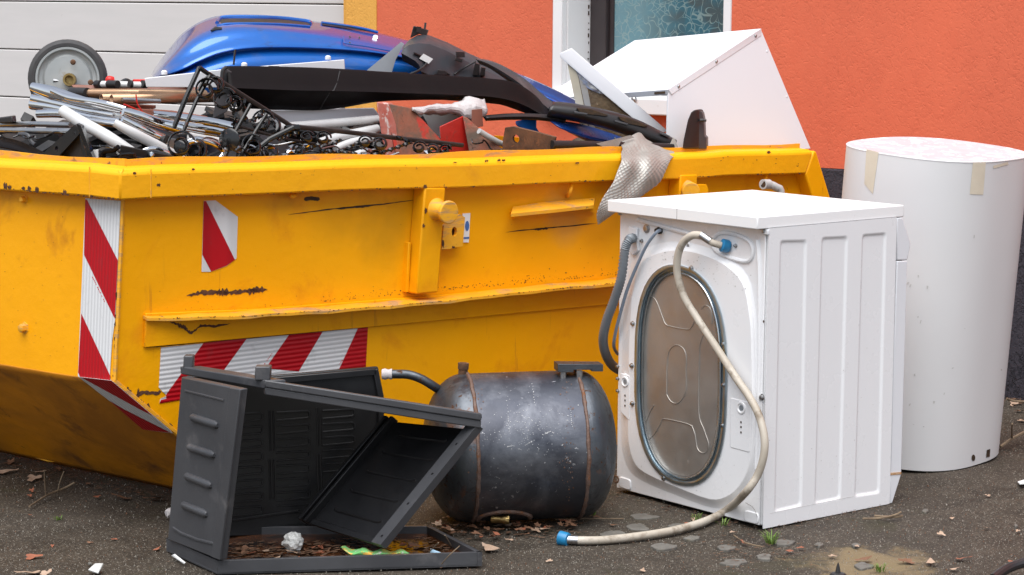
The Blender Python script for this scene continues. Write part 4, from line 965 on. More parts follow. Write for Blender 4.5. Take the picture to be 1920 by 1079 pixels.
MB().tube([fc+V((-.035, -.02, .002)), fc+V((-.005, -.022, .002)), fc+V((.002, -.022, .002)), fc+V((.014, -.022, .002))], [.011, .011, .014, .014], 10).build('drain_valve', M['brass'], tk)

# scratches, lime and rust freckles on the shell
M['tank_scuff'] = mat('pale_scratch', (.34, .34, .35), (.45, .45, .45), 90, .6)
def tpt(x, y, out=.0008):
    d = ray(x, y); e = EYE-tc; dp, ep_ = d-TAX*d.dot(TAX), e-TAX*e.dot(TAX); r = TR*1.002+out
    A, B, C_ = dp.dot(dp), 2*dp.dot(ep_), ep_.dot(ep_)-r*r; D = B*B-4*A*C_
    return EYE+d*((-B-math.sqrt(D))/(2*A)) if D > 0 else None
rn_ = random.Random(3); tm = MB(); tr2 = MB()
def tfl(mb, x, y, rx, ry):
    n_ = rn_.randint(5, 7); ps = [tpt(x+rx*math.cos(6.283*q/n_)*rn_.uniform(.5, 1.2), y+ry*math.sin(6.283*q/n_)*rn_.uniform(.5, 1.2)) for q in range(n_)]
    if None not in ps: mb.poly(ps)
for i in range(170): tfl(tm, rn_.gauss(995, 38), rn_.gauss(806, 22), rn_.uniform(.3, 1.3), rn_.uniform(.3, 1.3))
for i in range(70): tfl(tm, rn_.uniform(900, 1070), rn_.uniform(720, 940), rn_.uniform(.3, .9), rn_.uniform(.3, 1.2))
for x0, y0, x1, y1 in ((985, 835, 1001, 826), (1022, 814, 1032, 809), (951, 838, 962, 836), (998, 720, 1003, 760), (952, 760, 954, 810), (1070, 770, 1073, 800)):
    for q in range(9): tfl(tm, x0+(x1-x0)*q/8+rn_.uniform(-.6, .6), y0+(y1-y0)*q/8, rn_.uniform(.5, 1.4), rn_.uniform(.5, 1.6))
for i in range(150):
    s_ = rn_.choice([890, 896, 1068, 1062]); tfl(tr2, s_+rn_.gauss(0, 7), rn_.uniform(705, 965), rn_.uniform(.4, 1.8), rn_.uniform(.4, 2.2))
for mb, nm, mt in ((tm, 'scratch_marks', 'tank_scuff'), (tr2, 'rust_freckles', 'weld')):
    o = mb.build(nm, M[mt], tk, smooth=False, recalc=False, weld=False); o['kind'] = 'stuff'

# ---------------------------------------------------------------- collapsed grey plastic cabinet
cab = thing('plastic_cabinet', 'collapsed dark grey plastic storage cabinet on its tray in front of the skip', 'cabinet', ground(600, 1030))
tF, tL, tR, tB = ground(408, 1078), ground(312, 1034), ground(904, 1062), ground(806, 1010)
tBL = tL+(tB-tR); tBL = ground(421, 1012)
def edge_box(mb, a, b_, h, t, inw, z=0):
    n_ = V((-(b_-a).y, (b_-a).x, 0)).normalized(); 
    if n_.dot(inw-a) < 0: n_ = -n_
    mb.prism([a+Z*z, b_+Z*z, b_+n_*t+Z*z, a+n_*t+Z*z], Z*h)
ctr = (tF+tL+tR+tB)/4
tray = MB()
for a, b_ in ((tF, tR), (tR, tB), (tB, tBL), (tBL, tL), (tL, tF)): edge_box(tray, a, b_, .034, .012, ctr, .002)
tray.prism([tF, tR, tB, tBL, tL], Z*.006)
tray.build('tray', M['grey_plastic'], cab, bevel=.002)
wz = .016
pud = MB(); pud.poly([lerp(p, ctr, .03)+Z*wz for p in (tF, tR, tB, tBL, tL)]); pud = pud.build('puddle', M['puddle']); tag(pud, 'brown leaf-stained rainwater standing in the cabinet tray', 'puddle')
# left side panel
YF, YB = tF.y+.02, tL.y+.0
def Y_of(x, x0, y0, x1, y1): return y0+(y1-y0)*(x-x0)/(x1-x0)
def lp_(x, y, d=0):                                              # vertical plane through the tray's left edge, d towards the camera side
    nrm = V(((tF-tL).y, -(tF-tL).x, 0)).normalized()
    if nrm.dot(EYE-tL) < 0: nrm = -nrm
    return onp(x, y, tL+nrm*d, nrm), nrm
def LPq(pts, d): return [lp_(x, y, d)[0] for x, y in pts]
nl = lp_(340, 800)[1]
sidep = MB(); sidep.prism(LPq(((340, 707), (450, 730), (412, 1051), (314, 1012)), .008), -nl*.022)
sidep = sidep.build('side_panel', M['grey_plastic'], cab, bevel=.003)
for a, b_ in (((358, 782), (408, 798)), ((352, 838), (402, 854)), ((347, 892), (396, 911)), ((341, 946), (388, 965))):
    pa, pb_ = lp_(*a, .010)[0], lp_(*b_, .010)[0]; MB().tube([pa, lerp(pa, pb_, .08), lerp(pa, pb_, .92), pb_], [.005, .0105, .0105, .005], 12, flat=.8).build('raised_rib', M['grey_plastic'], sidep)
MB().tube(LPq(((347, 733), (380, 741), (420, 751)), .008), .003, 6).build('groove', M['grey_plastic'], sidep)
MB().tube(LPq(((325, 990), (340, 1000), (370, 1012), (402, 1020)), .008), .004, 6).build('groove', M['grey_plastic'], sidep)
MB().prism(LPq(((430, 727), (450, 731), (412, 1051), (396, 1045)), .0115), -nl*.006).build('edge_strip', M['grey_plastic'], sidep, bevel=.002)
# corner posts and top
yTF, yTL, yTR = 5.36, 5.56, 5.46
topb = MB(); TBq = [at(337, 687, yTL), at(497, 713, yTF), at(497, 730, yTF), at(338, 702, yTL)]
topb.prism(TBq, V((.05, .02, -.002))); topb.build('top_end_rail', M['grey_plastic'], cab, bevel=.003)
for (x0, x1, y0, y1, Y) in ((344, 362, 668, 694, 5.55), (478, 507, 688, 714, 5.365)):
    MB().prism([at(x0, y0, Y), at(x1, y0, Y), at(x1-1, y1, Y), at(x0-1, y1, Y)], V((0, .035, 0))).build('corner_peg', M['grey_plastic'], cab, bevel=.003)
FL, FR = at(497, 714, yTF), at(904, 777, yTR); FLb, FRb = at(497, 741, yTF), at(902, 804, yTR)
BR, BL = at(752, 754, 5.74), at(352, 691, 5.62)
mb = MB(); mb.prism([FL, FR, BR, BL], Z*-.012); mb.build('top_panel', M['dark_plastic'], cab, bevel=.002)
beamf = MB(); back = V((-.006, .018, 0))
FLm, FRm = lerp(FL, FLb, .45), lerp(FR, FRb, .45)
beamf.prism([FL+V((0, -.004, .002)), FR+V((0, -.004, .002)), FRm+V((0, -.004, 0)), FLm+V((0, -.004, 0))], back); beamf.prism([FLm, FRm, FRb, FLb], back)
beamf.build('top_front_edge', M['grey_plastic'], cab, bevel=.003)
# back panel, ribbed inside
bp0, bp1 = at(352, 1000, 5.62), at(722, 1000, 5.80)
bn = V(((bp1-bp0).y, -(bp1-bp0).x, 0)).normalized()
if bn.dot(EYE-bp0) < 0: bn = -bn
def bq(x, y, d=0): return onp(x, y, bp0+bn*d, bn)
bpn = MB(); bpn.prism([bq(352, 706), bq(507, 705), bq(709, 688), bq(720, 742), bq(724, 1000), bq(352, 1008)], -bn*.014)
bpn = bpn.build('back_panel', M['dark_plastic'], cab, bevel=.003)  # inner shade carried by the darker plastic colour
MB().prism([bq(507, 709, .012), bq(706, 692, .012), bq(707, 704, .012), bq(507, 722, .012)], -bn*.012).build('panel_edge', M['dark_plastic'], bpn, bevel=.002)
MB().prism([bq(700, 695, .012), bq(709, 692, .012), bq(719, 742, .012), bq(722, 900, .012), bq(712, 900, .012), bq(709, 745, .012)], -bn*.012).build('panel_edge', M['dark_plastic'], bpn, bevel=.002)
def rib_(x0, y0, x1, y1):
    pts = [bq(x0, y0), bq(x1-4, y1), bq(x1, y1+2), bq(x1, y1+10), bq(x1-4, y1+13), bq(x0, y0+15)]
    MB().tube(pts, .003, 6).build('moulded_rib', M['dark_plastic'], bpn)
for r in range(8):
    y = 778+r*25
    for x0, x1 in ((434, 492), (519, 580), (605, 664)):
        yy = y-(x1-434)*.04
        if x0 > 600 and y > 880: continue
        rib_(x0, yy+2, x1, yy-1)
for x, y0, y1 in ((505, 770, 845), (512, 770, 845), (505, 862, 936), (512, 862, 936), (594, 765, 836), (600, 765, 836), (595, 852, 920), (601, 852, 915)):
    MB().tube([bq(x, y0), bq(x+2, y1)], .003, 6).build('moulded_rib', M['dark_plastic'], bpn)
MB().tube([bq(424, 978, .002), bq(560, 958, .002)], .004, 6).build('moulded_rib', M['dark_plastic'], bpn)
# leaning loose shelf panel, a shallow tray shape
lean = thing('loose_shelf_panel', 'black ribbed shelf panel leaning inside the collapsed cabinet', 'shelf panel', ground(650, 1020))
LTR, LBR, LBL, LTL = at(904, 803, 5.47), at(722, 1028, 5.40), at(566, 979, 5.66), at(728, 786, 5.72)
LBR.z = max(LBR.z, .02); LBL.z = max(LBL.z, .02)
lnm = (LTR-LBR).cross(LBL-LBR).normalized()
if lnm.dot(EYE-LBR) < 0: lnm = -lnm
def lq(u, v, d=0): return LBL+(LBR-LBL)*u+(lerp(LTL-LBL, LTR-LBR, u))*v+lnm*d
MB().prism([lq(.06, .02), lq(.90, .02), lq(.90, .98), lq(.06, .98)], -lnm*.006).build('web', M['dark_plastic'], lean)
hl = []
for v in (.06, .33, .58, .83): hl.append([lq(.945+.011*math.cos(t), v+.011*math.sin(t), .018) for t in [2*math.pi*i/12 for i in range(12)]])
MB().plate([lq(.89, 0, .018), lq(1, 0, .018), lq(1, 1, .018), lq(.89, 1, .018)], hl, -lnm*.022).build('flange', M['grey_plastic'], lean, smooth=False)
MB().prism([lq(.893, .001, .015), lq(.997, .001, .015), lq(.997, .999, .015), lq(.893, .999, .015)], -lnm*.004).build('flange_back', M['black_plastic'], lean)
MB().prism([lq(.0, 0, .02), lq(.035, 0, .02), lq(.035, 1, .02), lq(.0, 1, .02)], -lnm*.03).build('flange', M['dark_plastic'], lean, bevel=.002)
MB().prism([lq(.07, 0, .02), lq(.10, 0, .02), lq(.10, 1, .02), lq(.07, 1, .02)], -lnm*.026).build('flange', M['dark_plastic'], lean, bevel=.002)
MB().prism([lq(.1, 0, .006), lq(.89, 0, .006), lq(.89, .05, .006), lq(.1, .05, .006)], -lnm*.01).build('flange', M['dark_plastic'], lean, bevel=.002)
for v in (.16, .34, .52, .70, .86): MB().tube([lq(.22, v+.012), lq(.25, v), lq(.74, v), lq(.77, v+.012)], .0045, 8, flat=.7).build('moulded_rib', M['dark_plastic'], lean)
# things lying in the tray
def blob(c, r, seed, sq=(1, 1, .8), n=2):
    bm = bmesh.new(); bmesh.ops.create_icosphere(bm, subdivisions=n, radius=r); mb = MB()
    for v in bm.verts:
        k = 1+.35*mnoise.noise(v.co*(2.2/r)+V((seed, 0, 0))); v.co = V((v.co.x*k*sq[0], v.co.y*k*sq[1], v.co.z*k*sq[2]))
    bm.verts.index_update(); mb.v = [V(c)+v.co for v in bm.verts]; mb.f = [tuple(v.index for v in f.verts) for f in bm.faces]; bm.free(); return mb
o = blob(ground(549, 1032, wz)+Z*.022, .026, 3, (1, .9, .95), 3).build('crumpled_film', M['clear_ice'], smooth=False); tag(o, 'crumpled ball of whitish clear film lying in the brown tray water', 'plastic film')
wp_ = MB(); P_ = lambda x, y, z: ground(x, y, wz+z)
def crump(u, v, p): return V((0, 0, .004*math.sin(u*22+v*3)+.003*mnoise.noise(p*60)))
wp_.loft([[P_(638, 1026, .012), P_(680, 1030, .016), P_(720, 1032, .016), P_(758, 1032, .012)], [P_(645, 1034, .018), P_(690, 1037, .018), P_(725, 1039, .018), P_(770, 1036, .014)], [P_(652, 1040, .006), P_(690, 1046, .006), P_(720, 1047, .006), P_(772, 1042, .006)]], 7, 5, crump)
tag(wp_.build('sweet_wrapper', M['wrap_green'], solid=.001), 'green and orange crumpled wrapper lying in the tray', 'wrapper')
o = MB().poly([P_(806, 1042, .004), P_(832, 1046, .006), P_(826, 1036, .016), P_(808, 1029, .022)]).build('plastic_scrap', M['scrap_blue'], solid=.002); tag(o, 'pale blue pointed plastic scrap standing in the tray corner', 'plastic scrap')
o = MB().poly([P_(775, 1044, .004), P_(790, 1046, .004), P_(788, 1040, .010)]).build('paper_scrap', M['paper'], solid=.001); tag(o, 'tiny white scrap beside the green wrapper', 'paper scrap')
o = blob(ground(318, 962, .02), .013, 8, (1, 1, 1.1), 2).build('foam_scrap', M['foam']); tag(o, 'white foam crumb by the back of the cabinet side panel', 'foam scrap')
o = MB().poly([ground(321, 1042, .004), ground(345, 1058, .004), ground(348, 1055, .010), ground(328, 1039, .012)]).build('paper_scrap', M['paper'], solid=.001); tag(o, 'white paper sliver under the near left cabinet corner', 'paper scrap')
# ---------------------------------------------------------------- the load in the skip
def single(mb, name, m_, label, cat, group=None, **kw): return tag(mb.build(name, M[m_], **kw), label, cat, group)
BK = V((0, 1, 0))
def pq(pts, d): return [J(x, y, d if len(p) == 2 else p[2]) for p in pts for x, y in [p[:2]]]
# tangled dark scrap underneath everything
random.seed(21); sc = MB(); zdrop = (Rt.z-Lt.z)/(Rt-Lt).length
def heap_ok(c):
    q = c-Lt; w_ = -q.dot(SK_N); e = -q.dot(SK_M); t = q.dot(SK_S)
    top = Lt.z+zdrop*t + (-.015 if w_ < .2 or e < .2 else -.015+min((min(w_, e)-.2)*.28, .11))
    g_ = t-.9*w_
    if 1.02 < g_ < 1.72: top = min(top, Lt.z+zdrop*t-.075)
    return .095 < w_ < 1.55 and e > .095 and t < 2.66 and c.z < top
n_ok = 0
for i in range(9000):
    t, w_ = random.uniform(.05, 2.65), random.uniform(.10, 1.55)
    c = Lt+SK_S*t+SK_E*w_; c.z = Lt.z+zdrop*t+random.uniform(-.16, .10)
    r = Matrix.Rotation(random.uniform(0, 6.28), 3, 'Z') @ Matrix.Rotation(random.uniform(-.6, .6), 3, 'X') @ Matrix.Rotation(random.uniform(-.5, .5), 3, 'Y')
    L_, W_, H_ = random.uniform(.06, .34), random.uniform(.01, .11), random.uniform(.003, .03)
    a, b_, e = r @ V((L_, 0, 0)), r @ V((0, W_, 0)), r @ V((0, 0, H_)); o0 = c-a/2-b_/2-e/2
    if not all(heap_ok(o0+a*i0+b_*i1+e*i2) for i0 in (0, 1) for i1 in (0, 1) for i2 in (0, 1)): continue
    sc.box(o0, a, b_, e); n_ok += 1
    if n_ok > 900: break
o = sc.build('scrap_heap', M['scrap_black'], kind='stuff', smooth=False); o['label'] = 'jumble of dark scrap metal filling the skip under the larger pieces'; o['category'] = 'scrap heap'

# loose wires and cut cables tangled through the load
rn_ = random.Random(77)
for i, (x0, y0, x1, y1, m_, lab) in enumerate(((20, 262, 120, 250, 'iron', 'black cable looping at the far left behind the rim'), (150, 262, 230, 285, 'iron', 'black cable under the thick white tube'), (330, 246, 430, 282, 'steel', 'grey wire curling behind the rack legs'), (430, 284, 560, 272, 'steel', 'pale wire winding between the first scrolls'), (560, 288, 700, 282, 'iron', 'black wire along the rim below the iron rack'), (600, 276, 740, 288, 'steel', 'pale wire crossing under the lower white pipe'), (880, 262, 950, 282, 'iron', 'black wire beside the rusty drilled plate'), (1040, 282, 1160, 268, 'iron', 'black wire lying on the tube by the rim'))):
    n_ = 7; single(MB().tube([J(x0+(x1-x0)*q/n_+rn_.uniform(-8, 8), y0+(y1-y0)*q/n_+rn_.uniform(-9, 7), .14+rn_.uniform(-.02, .08)) for q in range(n_+1)], .0026, 5, smooth=6), 'wire', m_, lab, 'wire')
# blue car bumper
T_ = [(284, 141), (300, 116), (318, 93), (345, 62), (385, 38), (430, 29), (500, 30), (580, 40), (640, 49), (700, 61), (760, 76), (800, 86), (870, 106), (940, 127), (1000, 151), (1060, 179), (1112, 206)]
R_ = [(286, 143), (304, 124), (326, 104), (356, 80), (394, 62), (445, 52), (505, 52), (580, 59), (640, 67), (700, 79), (760, 93), (800, 104), (870, 122), (940, 141), (1000, 163), (1056, 187), (1104, 209)]
Q_ = [(288, 145), (308, 133), (332, 120), (362, 103), (402, 85), (452, 74), (510, 70), (580, 74), (640, 80), (700, 90), (760, 102), (800, 112), (870, 129), (940, 147), (1000, 168), (1050, 191), (1098, 211)]
C_ = [(292, 146), (314, 139), (342, 129), (374, 113), (414, 98), (464, 90), (530, 88), (600, 90), (650, 93), (700, 98), (760, 108), (800, 118), (870, 135), (940, 152), (1000, 172), (1048, 194), (1092, 213)]
C2 = [(294, 147), (317, 142), (346, 133), (378, 118), (418, 103), (466, 94.5), (532, 92.5), (600, 94.5), (650, 97), (700, 102), (760, 112), (800, 121), (870, 138), (940, 154), (1000, 174), (1046, 196), (1088, 214)]
L__ = [(298, 150), (322, 149), (352, 145), (385, 138), (424, 130), (470, 124), (535, 121), (600, 122), (650, 124), (700, 128), (760, 134), (800, 140), (870, 152), (940, 164), (1000, 182), (1042, 202), (1080, 217)]
B__ = [(300, 178), (326, 186), (356, 188), (390, 188), (430, 186), (480, 184), (540, 182), (600, 182), (650, 182), (700, 182), (760, 184), (800, 186), (870, 190), (940, 196), (1000, 204), (1036, 214), (1070, 224)]
dl = lambda pts, d, e: [J(x, y, d+(e-d)*i/(len(pts)-1)-.54*(i/(len(pts)-1))**7+.25*math.exp(-i*.9)) for i, (x, y) in enumerate(pts)]
bump = thing('car_bumper', 'metallic blue plastic car bumper lying across the back of the load', 'bumper', J(640, 200, 1.0))
rows = [dl(T_, 1.30, 1.02), dl(R_, 1.06, .94), dl(Q_, .98, .92), dl(C_, .93, .90), dl(C2, .965, .915), dl(L__, .90, .88), dl(B__, .93, .90)]
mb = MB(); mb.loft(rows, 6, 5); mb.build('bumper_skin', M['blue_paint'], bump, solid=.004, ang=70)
def bsurf(x, y):                                                   # point on the skin under a pixel, between its two top curves
    def on(c, row):
        for i in range(len(c)-1):
            if min(c[i][0], c[i+1][0]) <= x <= max(c[i][0], c[i+1][0]):
                t = (x-c[i][0])/(c[i+1][0]-c[i][0]); return c[i][1]+(c[i+1][1]-c[i][1])*t, row[i].y+(row[i+1].y-row[i].y)*t
    cs = [on(c, r) for c, r in ((T_, rows[0]), (R_, rows[1]), (Q_, rows[2]), (C_, rows[3]), (L__, rows[5]))]
    for (y0, a), (y1, b_) in zip(cs, cs[1:]):
        if y <= y1 or (y1, b_) == cs[-1]:
            t = max(0, min(1, (y-y0)/(y1-y0))); return at(x, y, a+(b_-a)*t-.03)
mb = MB(); up_e = [(407, 46), (412, 39), (424, 35), (480, 35), (530, 37), (578, 43), (581, 47)]; lo_e = [(407, 47), (416, 45), (430, 43), (480, 42.5), (530, 44), (570, 47), (581, 48)]
mb.loft([[bsurf(x, y) for x, y in up_e], [bsurf(x, y) for x, y in lo_e]], 4, 1); mb.build('slot', M['black_plastic'], bump)
MB().tube([bsurf(x, y-2.5) for x, y in up_e], .0065, 8, smooth=4).build('slot_lip', M['blue_paint'], bump)
MB().tube([bsurf(x, y+2) for x, y in lo_e], .004, 8, smooth=4).build('slot_lip', M['blue_paint'], bump)
mb = MB(); mb.loft([[bsurf(x, y) for x, y in ((604, 44), (640, 48), (680, 55), (706, 61))], [bsurf(x, y) for x, y in ((604, 47), (640, 52), (680, 58), (706, 62.5))]], 4, 1); mb.build('slot', M['black_plastic'], bump)
MB().tube([bsurf(x, y) for x, y in ((603, 43), (640, 47.5), (680, 54), (708, 61))], .005, 8, smooth=4).build('slot_lip', M['blue_paint'], bump)
MB().tube([bsurf(x, y) for x, y in ((645, 69), (645, 76), (650, 82), (690, 88), (740, 98))], .0025, 6, smooth=4).build('panel_crease', M['blue_paint'], bump)
for x, y, r, m_ in ((704, 71, .008, 'zinc'), (656, 70, .003, 'black_plastic'), (656, 81, .003, 'black_plastic'), (674, 71, .003, 'black_plastic')):
    MB().lathe(bsurf(x, y), V((0, -1, .5)), [(0, r), (.003, r), (.0032, r*.5), (.001, r*.45)], 12).build('rivet', M[m_], bump)
MB().tube([bsurf(x, y) for x, y in ((396, 58), (404, 55), (416, 54))], [.003, .009, .004], 8).build('torn_tab', M['black_plastic'], bump)
MB().prism(pq(((985, 224), (1006, 224), (1006, 240), (1012, 250), (990, 248), (968, 236), (966, 228)), .48), BK*.03).build('strut', M['blue_paint'], bump, bevel=.004)
MB().loft([pq(((1030, 226), (1080, 232), (1130, 246), (1176, 262)), .40), pq(((1050, 240), (1090, 252), (1130, 262), (1160, 268)), .34), pq(((1076, 252), (1095, 262), (1115, 269), (1140, 274)), .36)], 4, 3).build('inner_skin', M['blue_in'], bump, solid=.004)

# long white steel strip in front of the bumper
ws_ = thing('white_strip', 'long white sheet-metal strip with rivet heads in front of the blue bumper', 'metal strip', J(450, 150, .72))
MB().prism(pq(((271, 147), (420, 130), (645, 112), (647, 140), (500, 150), (420, 165), (274, 164)), .56), BK*.02).build('strip', M['white_sheet'], ws_, bevel=.002)
for x, y in ((308, 139), (458, 124), (615, 111)): MB().lathe(J(x, y+1, .57), Z, [(0, .009), (.008, .009), (.012, .005)], 12).build('rivet_head', M['white_sheet'], ws_)

# long brown-black trim panel
trm = thing('black_trim_panel', 'long matt brown-black car trim panel lying across the load', 'trim panel', J(720, 210, .45))
t1 = [(424, 126), (470, 126), (560, 128), (636, 131), (700, 135), (780, 140), (860, 145), (920, 149), (960, 155), (990, 170), (1010, 187), (1024, 206), (1034, 220)]
t2 = [(430, 168), (478, 170), (560, 173), (626, 174), (690, 175), (780, 177), (850, 179), (910, 182), (950, 188), (980, 198), (1000, 208), (1014, 216), (1026, 223)]
t3 = [(446, 202), (488, 204), (548, 206), (600, 206), (650, 200), (710, 190), (780, 187), (840, 187), (900, 190), (940, 196), (970, 206), (990, 214), (1010, 224)]
mb = MB(); mb.loft([pq(t1, .50), pq([(a[0], a[1]+3) for a in t1], .485), pq([(lerp(V(a), V(b_), .9).x, lerp(V(a), V(b_), .9).y) for a, b_ in zip(t1, t2)], .43), pq(t2, .425), pq(t3, .50)], 4, 3)
mb.build('trim_skin', M['brown_black'], trm, solid=.004, ang=50)
MB().tube(pq(((637, 134, .48), (632, 155, .452), (626, 170, .424), (618, 174, .424), (608, 190, .457), (600, 205, .487)), .44), .002, 6).build('seam', M['black_plastic'], trm)
mb = MB(); mb.prism(pq(((422, 128), (437, 137), (435, 154), (460, 162), (456, 178), (440, 180), (425, 210), (398, 224), (404, 190)), .47), BK*.006); mb.build('end_flange', M['grey_plastic'], trm, bevel=.002)
MB().tube(pq(((424, 127), (418, 132), (416, 145), (412, 160)), .46), .006, 8, smooth=3).build('rolled_end', M['black_plastic'], trm)
for x0, x1, y in ((500, 525, 124), (585, 612, 127.5), (624, 638, 130), (664, 688, 131.5), (732, 766, 135.5), (812, 840, 139)):
    MB().prism(pq(((x0, y+3), (x0+3, y), (x1-3, y+1), (x1, y+4)), .51), BK*.025).build('clip', M['brown_black'], trm, bevel=.002)
MB().tube(pq(((441, 93), (438, 122)), .55), .003, 6).build('wire_pin', M['iron'], trm)

# dark grey plastic housing with clips
hs_ = thing('plastic_housing', 'dark grey moulded plastic housing with clips and a blank white label', 'plastic housing', J(860, 130, .66))
h1 = [(757, 88), (768, 76), (784, 67), (802, 67), (835, 80), (872, 99), (905, 114), (940, 132), (980, 158)]
h2 = [(754, 95), (766, 86), (784, 82), (806, 84), (838, 97), (872, 115), (905, 131), (938, 146), (972, 166)]
h3 = [(752, 100), (764, 106), (778, 114), (786, 122), (790, 134), (810, 143), (860, 147), (910, 152), (966, 172)]
mb = MB(); mb.loft([pq([(x+4, y+1) for x, y in h1], .88), pq(h1, .80), pq([(a[0]*.35+b_[0]*.65, a[1]*.35+b_[1]*.65) for a, b_ in zip(h1, h2)], .725), pq(h2, .69), pq(h3, .655), pq([(x+4, y+14) for x, y in h3], .72)], 1, 1); mb.build('shell', M['housing'], hs_, solid=.004, bevel=.006, seg=3, ang=50)
MB().tube(pq(((768, 140, .62), (786, 132, .62), (800, 118, .66), (792, 108, .66), (776, 100, .66)), .6), .004, 6, smooth=3).build('moulded_edge', M['dark_plastic'], hs_)
MB().tube(pq(((852, 140), (862, 133), (880, 122), (892, 116)), .655), .003, 6, smooth=4).build('moulded_edge', M['black_plastic'], hs_)
MB().prism(pq(((769, 72), (775, 49), (803, 57), (799, 69), (786, 64)), .80), BK*.05).build('clip_tower', M['black_plastic'], hs_, bevel=.002)
MB().tube(pq(((796, 58), (798, 43)), .82), .0035, 8).build('clip_spike', M['black_plastic'], hs_)
MB().prism(pq(((782, 50), (790, 51), (788, 62), (780, 60)), .785), BK*.01).build('clip_tower', M['black_plastic'], hs_)
for pts in (((854, 97), (871, 98), (872, 108), (856, 108)), ((854, 108), (868, 112), (866, 118), (852, 114)), ((890, 118), (900, 121), (898, 142), (886, 142)), ((902, 126), (911, 128), (909, 143), (900, 142)), ((820, 131), (834, 133), (844, 140), (820, 141))):
    MB().prism(pq(pts, .63), BK*.04).build('clip', M['black_plastic'], hs_, bevel=.0015)
MB().prism(pq(((794, 101), (812, 111), (804, 120), (786, 110)), .655), BK*.0015).build('blank_label', M['paper'], hs_)
mb = MB(); mb.loft([pq(((893, 110), (920, 115), (950, 128), (985, 150), (1020, 180), (1076, 222)), .57), pq(((893, 112), (915, 120), (945, 137), (978, 160), (1008, 188), (1050, 221)), .52), pq(((900, 120), (918, 128), (945, 146), (974, 168), (1000, 196), (1030, 222)), .55)], 5, 3)
mb.build('long_flange', M['grey_plastic'], hs_, solid=.003)
mb = MB()
for k in range(5): mb.tube(pq(((1030+k*8, 200+k*5), (1036+k*8, 221)), .515), .0018, 5); 
for k in range(3): mb.tube(pq(((1026+k*3, 203+k*7), (1066, 219+k*.6)), .515), .0018, 5)
mb.build('mesh_grille', M['grey_plastic'], hs_)
# thin silver sheet behind the housing
single(MB().prism(pq(((688, 132), (722, 104), (752, 79), (758, 83), (742, 112), (734, 138), (700, 140)), .82), BK*.004), 'silver_sheet', 'flange_grey', 'thin silver-grey metal sheet standing left of the dark grey housing', 'metal sheet')

# black slotted bumper grille
gr = thing('bumper_grille', 'black slotted plastic bumper grille sagging towards the rim on the right', 'grille', J(1100, 230, .4))
g1 = [(1036, 192), (1062, 194), (1100, 200), (1150, 211), (1195, 226), (1232, 244), (1254, 256), (1268, 264)]
g2 = [(1030, 206), (1060, 210), (1100, 217), (1150, 229), (1195, 244), (1228, 258), (1250, 266), (1266, 272)]
g3 = [(1026, 216), (1056, 219), (1100, 227), (1150, 240), (1192, 254), (1222, 266), (1244, 274), (1258, 280)]
gd_ = lambda pts, d: [J(x, y, d*(1-.62*(x-1030)/235)) for x, y in pts]
mb = MB(); mb.loft([gd_(g1, .44), gd_([(x, y+4) for x, y in g1], .38), gd_(g2, .36), gd_(g3, .38), gd_([(x-2, y+4) for x, y in g3], .44)], 4, 3); mb.build('grille_band', M['black_plastic'], gr, solid=.005)
MB().loft([pq(((906, 218), (960, 214), (1010, 215), (1060, 220)), .40), pq(((908, 222), (960, 219), (1010, 220), (1060, 227)), .385), pq(((910, 226), (960, 224), (1010, 225), (1056, 231)), .40)], 4, 2).build('lower_band', M['black_plastic'], gr, solid=.005)
for pts in (((1082, 203), (1108, 205), (1140, 216), (1136, 218), (1100, 214), (1086, 209)), ((1160, 219), (1180, 222), (1214, 236), (1208, 238), (1178, 232), (1164, 225))):
    MB().prism(gd_(pts, .352), BK*.02).build('slot', M['grime'], gr)
for pts in (((1077, 209), (1102, 213), (1101, 216), (1077, 213)), ((1153, 226), (1178, 232), (1176, 235), (1153, 229)), ((1238, 249), (1256, 255), (1254, 258), (1238, 252))):
    MB().prism(gd_(pts, .345), BK*.012).build('clip', M['grey_plastic'], gr, bevel=.001)
MB().prism(pq(((1038, 231), (1052, 234), (1050, 239), (1044, 238)), .38), BK*.02).build('clip', M['black_plastic'], gr)
MB().prism(pq(((1254, 276), (1262, 258), (1266, 262), (1272, 277)), .11), BK*.003).build('torn_clip', M['pvc'], gr)

# white insulated door panel standing on edge
dp = thing('insulated_door_panel', 'white appliance door panel on edge with brown wool showing inside', 'door panel', J(1120, 220, .52))
dA, dB, dC, dD = J(1061, 103, .54), J(1236, 252, .33), J(1262, 345, .33), J(1096, 275, .54)
tk_ = V((.052, .022, .018))
MB().prism([dA, dB, dC, dD], tk_*.35).build('back_board', M['wool'], dp, smooth=False)
def dq(u, v, k=0.0): return lerp(lerp(dA, dB, u), lerp(dD, dC, u), v)+tk_*k
MB().prism([dq(-.02, -.02, -.30), dq(1, -.02, -.30), dq(1, .035, -.30), dq(-.02, .035, -.30)], tk_*.80+V((0, 0, .004))).build('white_edge', M['white_sheet'], dp, bevel=.004)
MB().prism([dq(0, .02, -.04), dq(.09, .02, -.04), dq(.09, 1, -.04), dq(0, 1, -.04)], tk_*.5).build('frame_edge', M['cream'], dp, bevel=.002)
MB().prism([dq(.11, .08, -.02), dq(.17, .08, -.02), dq(.17, 1, -.02), dq(.11, 1, -.02)], tk_*.3).build('foil_strip', M['foil'], dp)
MB().loft([[dq(.1, .03, -.1), dq(.2, .05, -.06), dq(.3, .07, -.1), dq(.42, .04, -.04)], [dq(.1, .1, -.05), dq(.22, .12, -.12), dq(.32, .10, -.08), dq(.4, .10, -.02)], [dq(.12, .18, -.02), dq(.2, .2, -.05), dq(.3, .17, -.02), dq(.36, .14, .0)]], 5, 5, lambda u, v, p: V((0, -1, 0))*(.006*mnoise.noise(p*80))).build('torn_foil', M['torn_foil'], dp, solid=.001)

